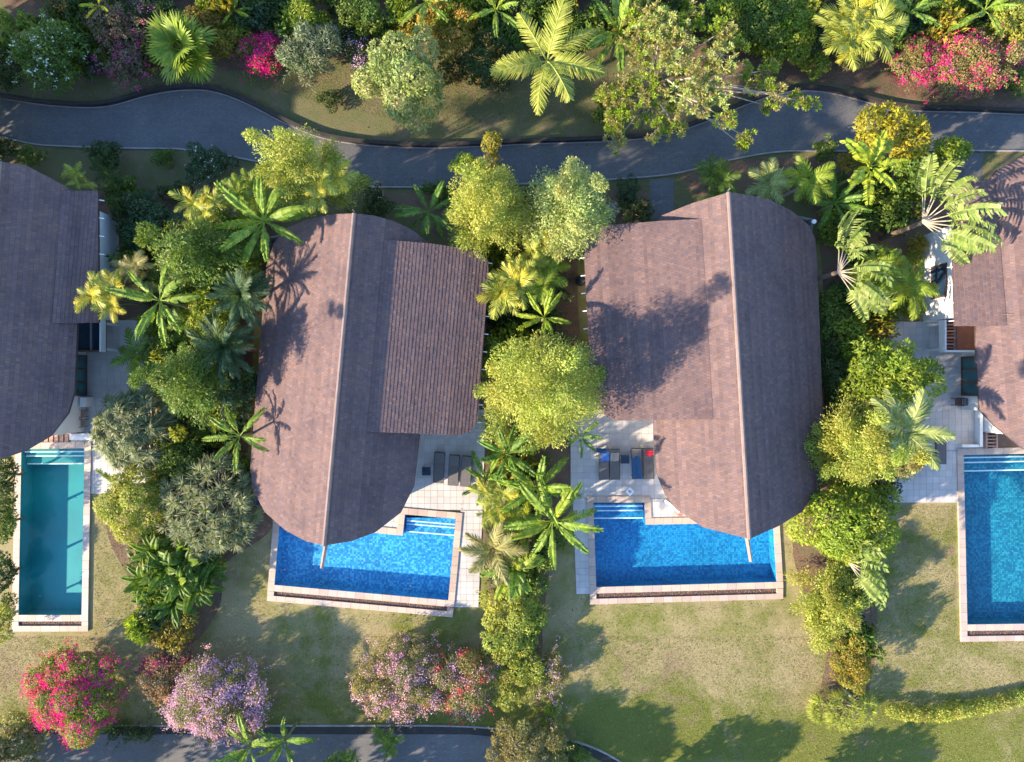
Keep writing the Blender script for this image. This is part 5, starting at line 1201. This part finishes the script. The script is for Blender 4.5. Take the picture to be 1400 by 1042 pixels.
# ------------------------------------------------------------------ grass blades over the lawns
def grass(n, seed):
    r = np.random.default_rng(seed); polys = [[(-30, 870), (1430, 870), (1430, 1060), (-30, 990)], [(270, 740), (370, 730), (365, 830), (660, 850), (735, 850), (735, 870), (270, 870)], [(740, 815), (1090, 825), (1100, 740), (1070, 740), (1130, 870), (740, 870)], [(1190, 690), (1306, 690), (1306, 880), (1306, 870), (1190, 870)], [(128, 690), (150, 690), (200, 860), (128, 869)], [(330, 115), (560, 170), (840, 165), (880, 100), (440, 90)]]
    pts = []
    for pg in polys:
        pg = np.array(pg, float); j = np.roll(pg, -1, 0); area = abs((pg[:, 0]*j[:, 1]-j[:, 0]*pg[:, 1]).sum())/2
        k = int(n*area/150000); q = pg.min(0) + r.random((k*2, 2))*(pg.max(0)-pg.min(0))
        ins = np.zeros(len(q), int)
        for a, b in zip(pg, j): ins += (((a[1] > q[:, 1]) != (b[1] > q[:, 1])) & (q[:, 0] < (b[0]-a[0])*(q[:, 1]-a[1])/(b[1]-a[1]+1e-9)+a[0])).astype(int)
        pts.append(q[ins % 2 == 1])
    q = np.concatenate(pts); p = np.c_[(q[:, 0]-CX)/S, (CY-q[:, 1])/S, np.zeros(len(q))]
    # keep off the lower road
    p = p[q[:, 1] < np.interp(q[:, 0], [-100, 640, 700, 770, 830, 880, 2000], [986, 986, 990, 1004, 1024, 1060, 1300])]; n = len(p)
    d = nrm(unit(r, n)*np.array([1, 1, .2]) + UPV*.9); nn = nrm(np.cross(d, unit(r, n))); l_ = r.uniform(.035, .085, n)
    big = .5 + .5*np.sin(p[:, 0]*.35 + 1.7*np.sin(p[:, 1]*.4))*np.cos(p[:, 1]*.5+.6*np.sin(p[:, 0]*.3))
    g = pick(r, [(.13, .155, .035), (.18, .205, .05), (.25, .265, .08)], n); y = pick(r, [(.32, .27, .14), (.42, .35, .20)], n)
    c = np.where((r.random(n) < .15 + .45*big)[:, None], y, g)
    m = MB(); quads(m, p, d, nn, l_, l_*.35, c); return obj('grass', m, M['leaf'], kind='stuff')
tag(grass(70000, 77), 'short patchy green and straw lawn grass around the pools', 'grass')

# ------------------------------------------------------------------ fallen petals and leaf litter
r = np.random.default_rng(321)
def litter(name, label, cat, spots, size, pal, z):
    m = MB()
    for (x, y, sx, sy, n) in spots:
        q = np.c_[r.normal(x, sx, n), r.normal(y, sy, n)]; p = np.c_[(q[:, 0]-CX)/S, (CY-q[:, 1])/S, z + r.uniform(0, .015, n)]
        nn = nrm(r.normal(0, .25, (n, 3)) + UPV); d = nrm(np.cross(nn, unit(r, n))); l_ = size*r.uniform(.6, 1.4, n); quads(m, p, d, nn, l_, l_*.55, pick(r, pal, n, .3))
    tag(obj(name, m, M['petal'], kind='stuff'), label, cat)
litter('fallen_petal', 'pink petals fallen on the lawn round the bougainvilleas', 'petals', [(188, 872, 9, 6, 26), (104, 935, 60, 55, 160), (300, 950, 60, 45, 120), (1290, 118, 60, 10, 90), (360, 98, 26, 6, 40)], .09, PINK + MAG, .03)
litter('leaf_litter', 'dry brown leaves scattered over kerbs, beds and lawn', 'leaves', [(250, 132, 120, 6, 130), (620, 190, 160, 8, 160), (1150, 138, 130, 8, 150), (650, 252, 200, 8, 160), (1180, 214, 120, 6, 110), (700, 700, 40, 130, 260), (1150, 700, 40, 160, 260), (250, 700, 50, 130, 260), (770, 560, 10, 60, 120), (560, 870, 160, 30, 120), (980, 870, 150, 40, 140), (300, 1015, 200, 8, 120)], .12, [(.22, .13, .06), (.30, .20, .09), (.14, .08, .04), (.36, .28, .12)], .03)
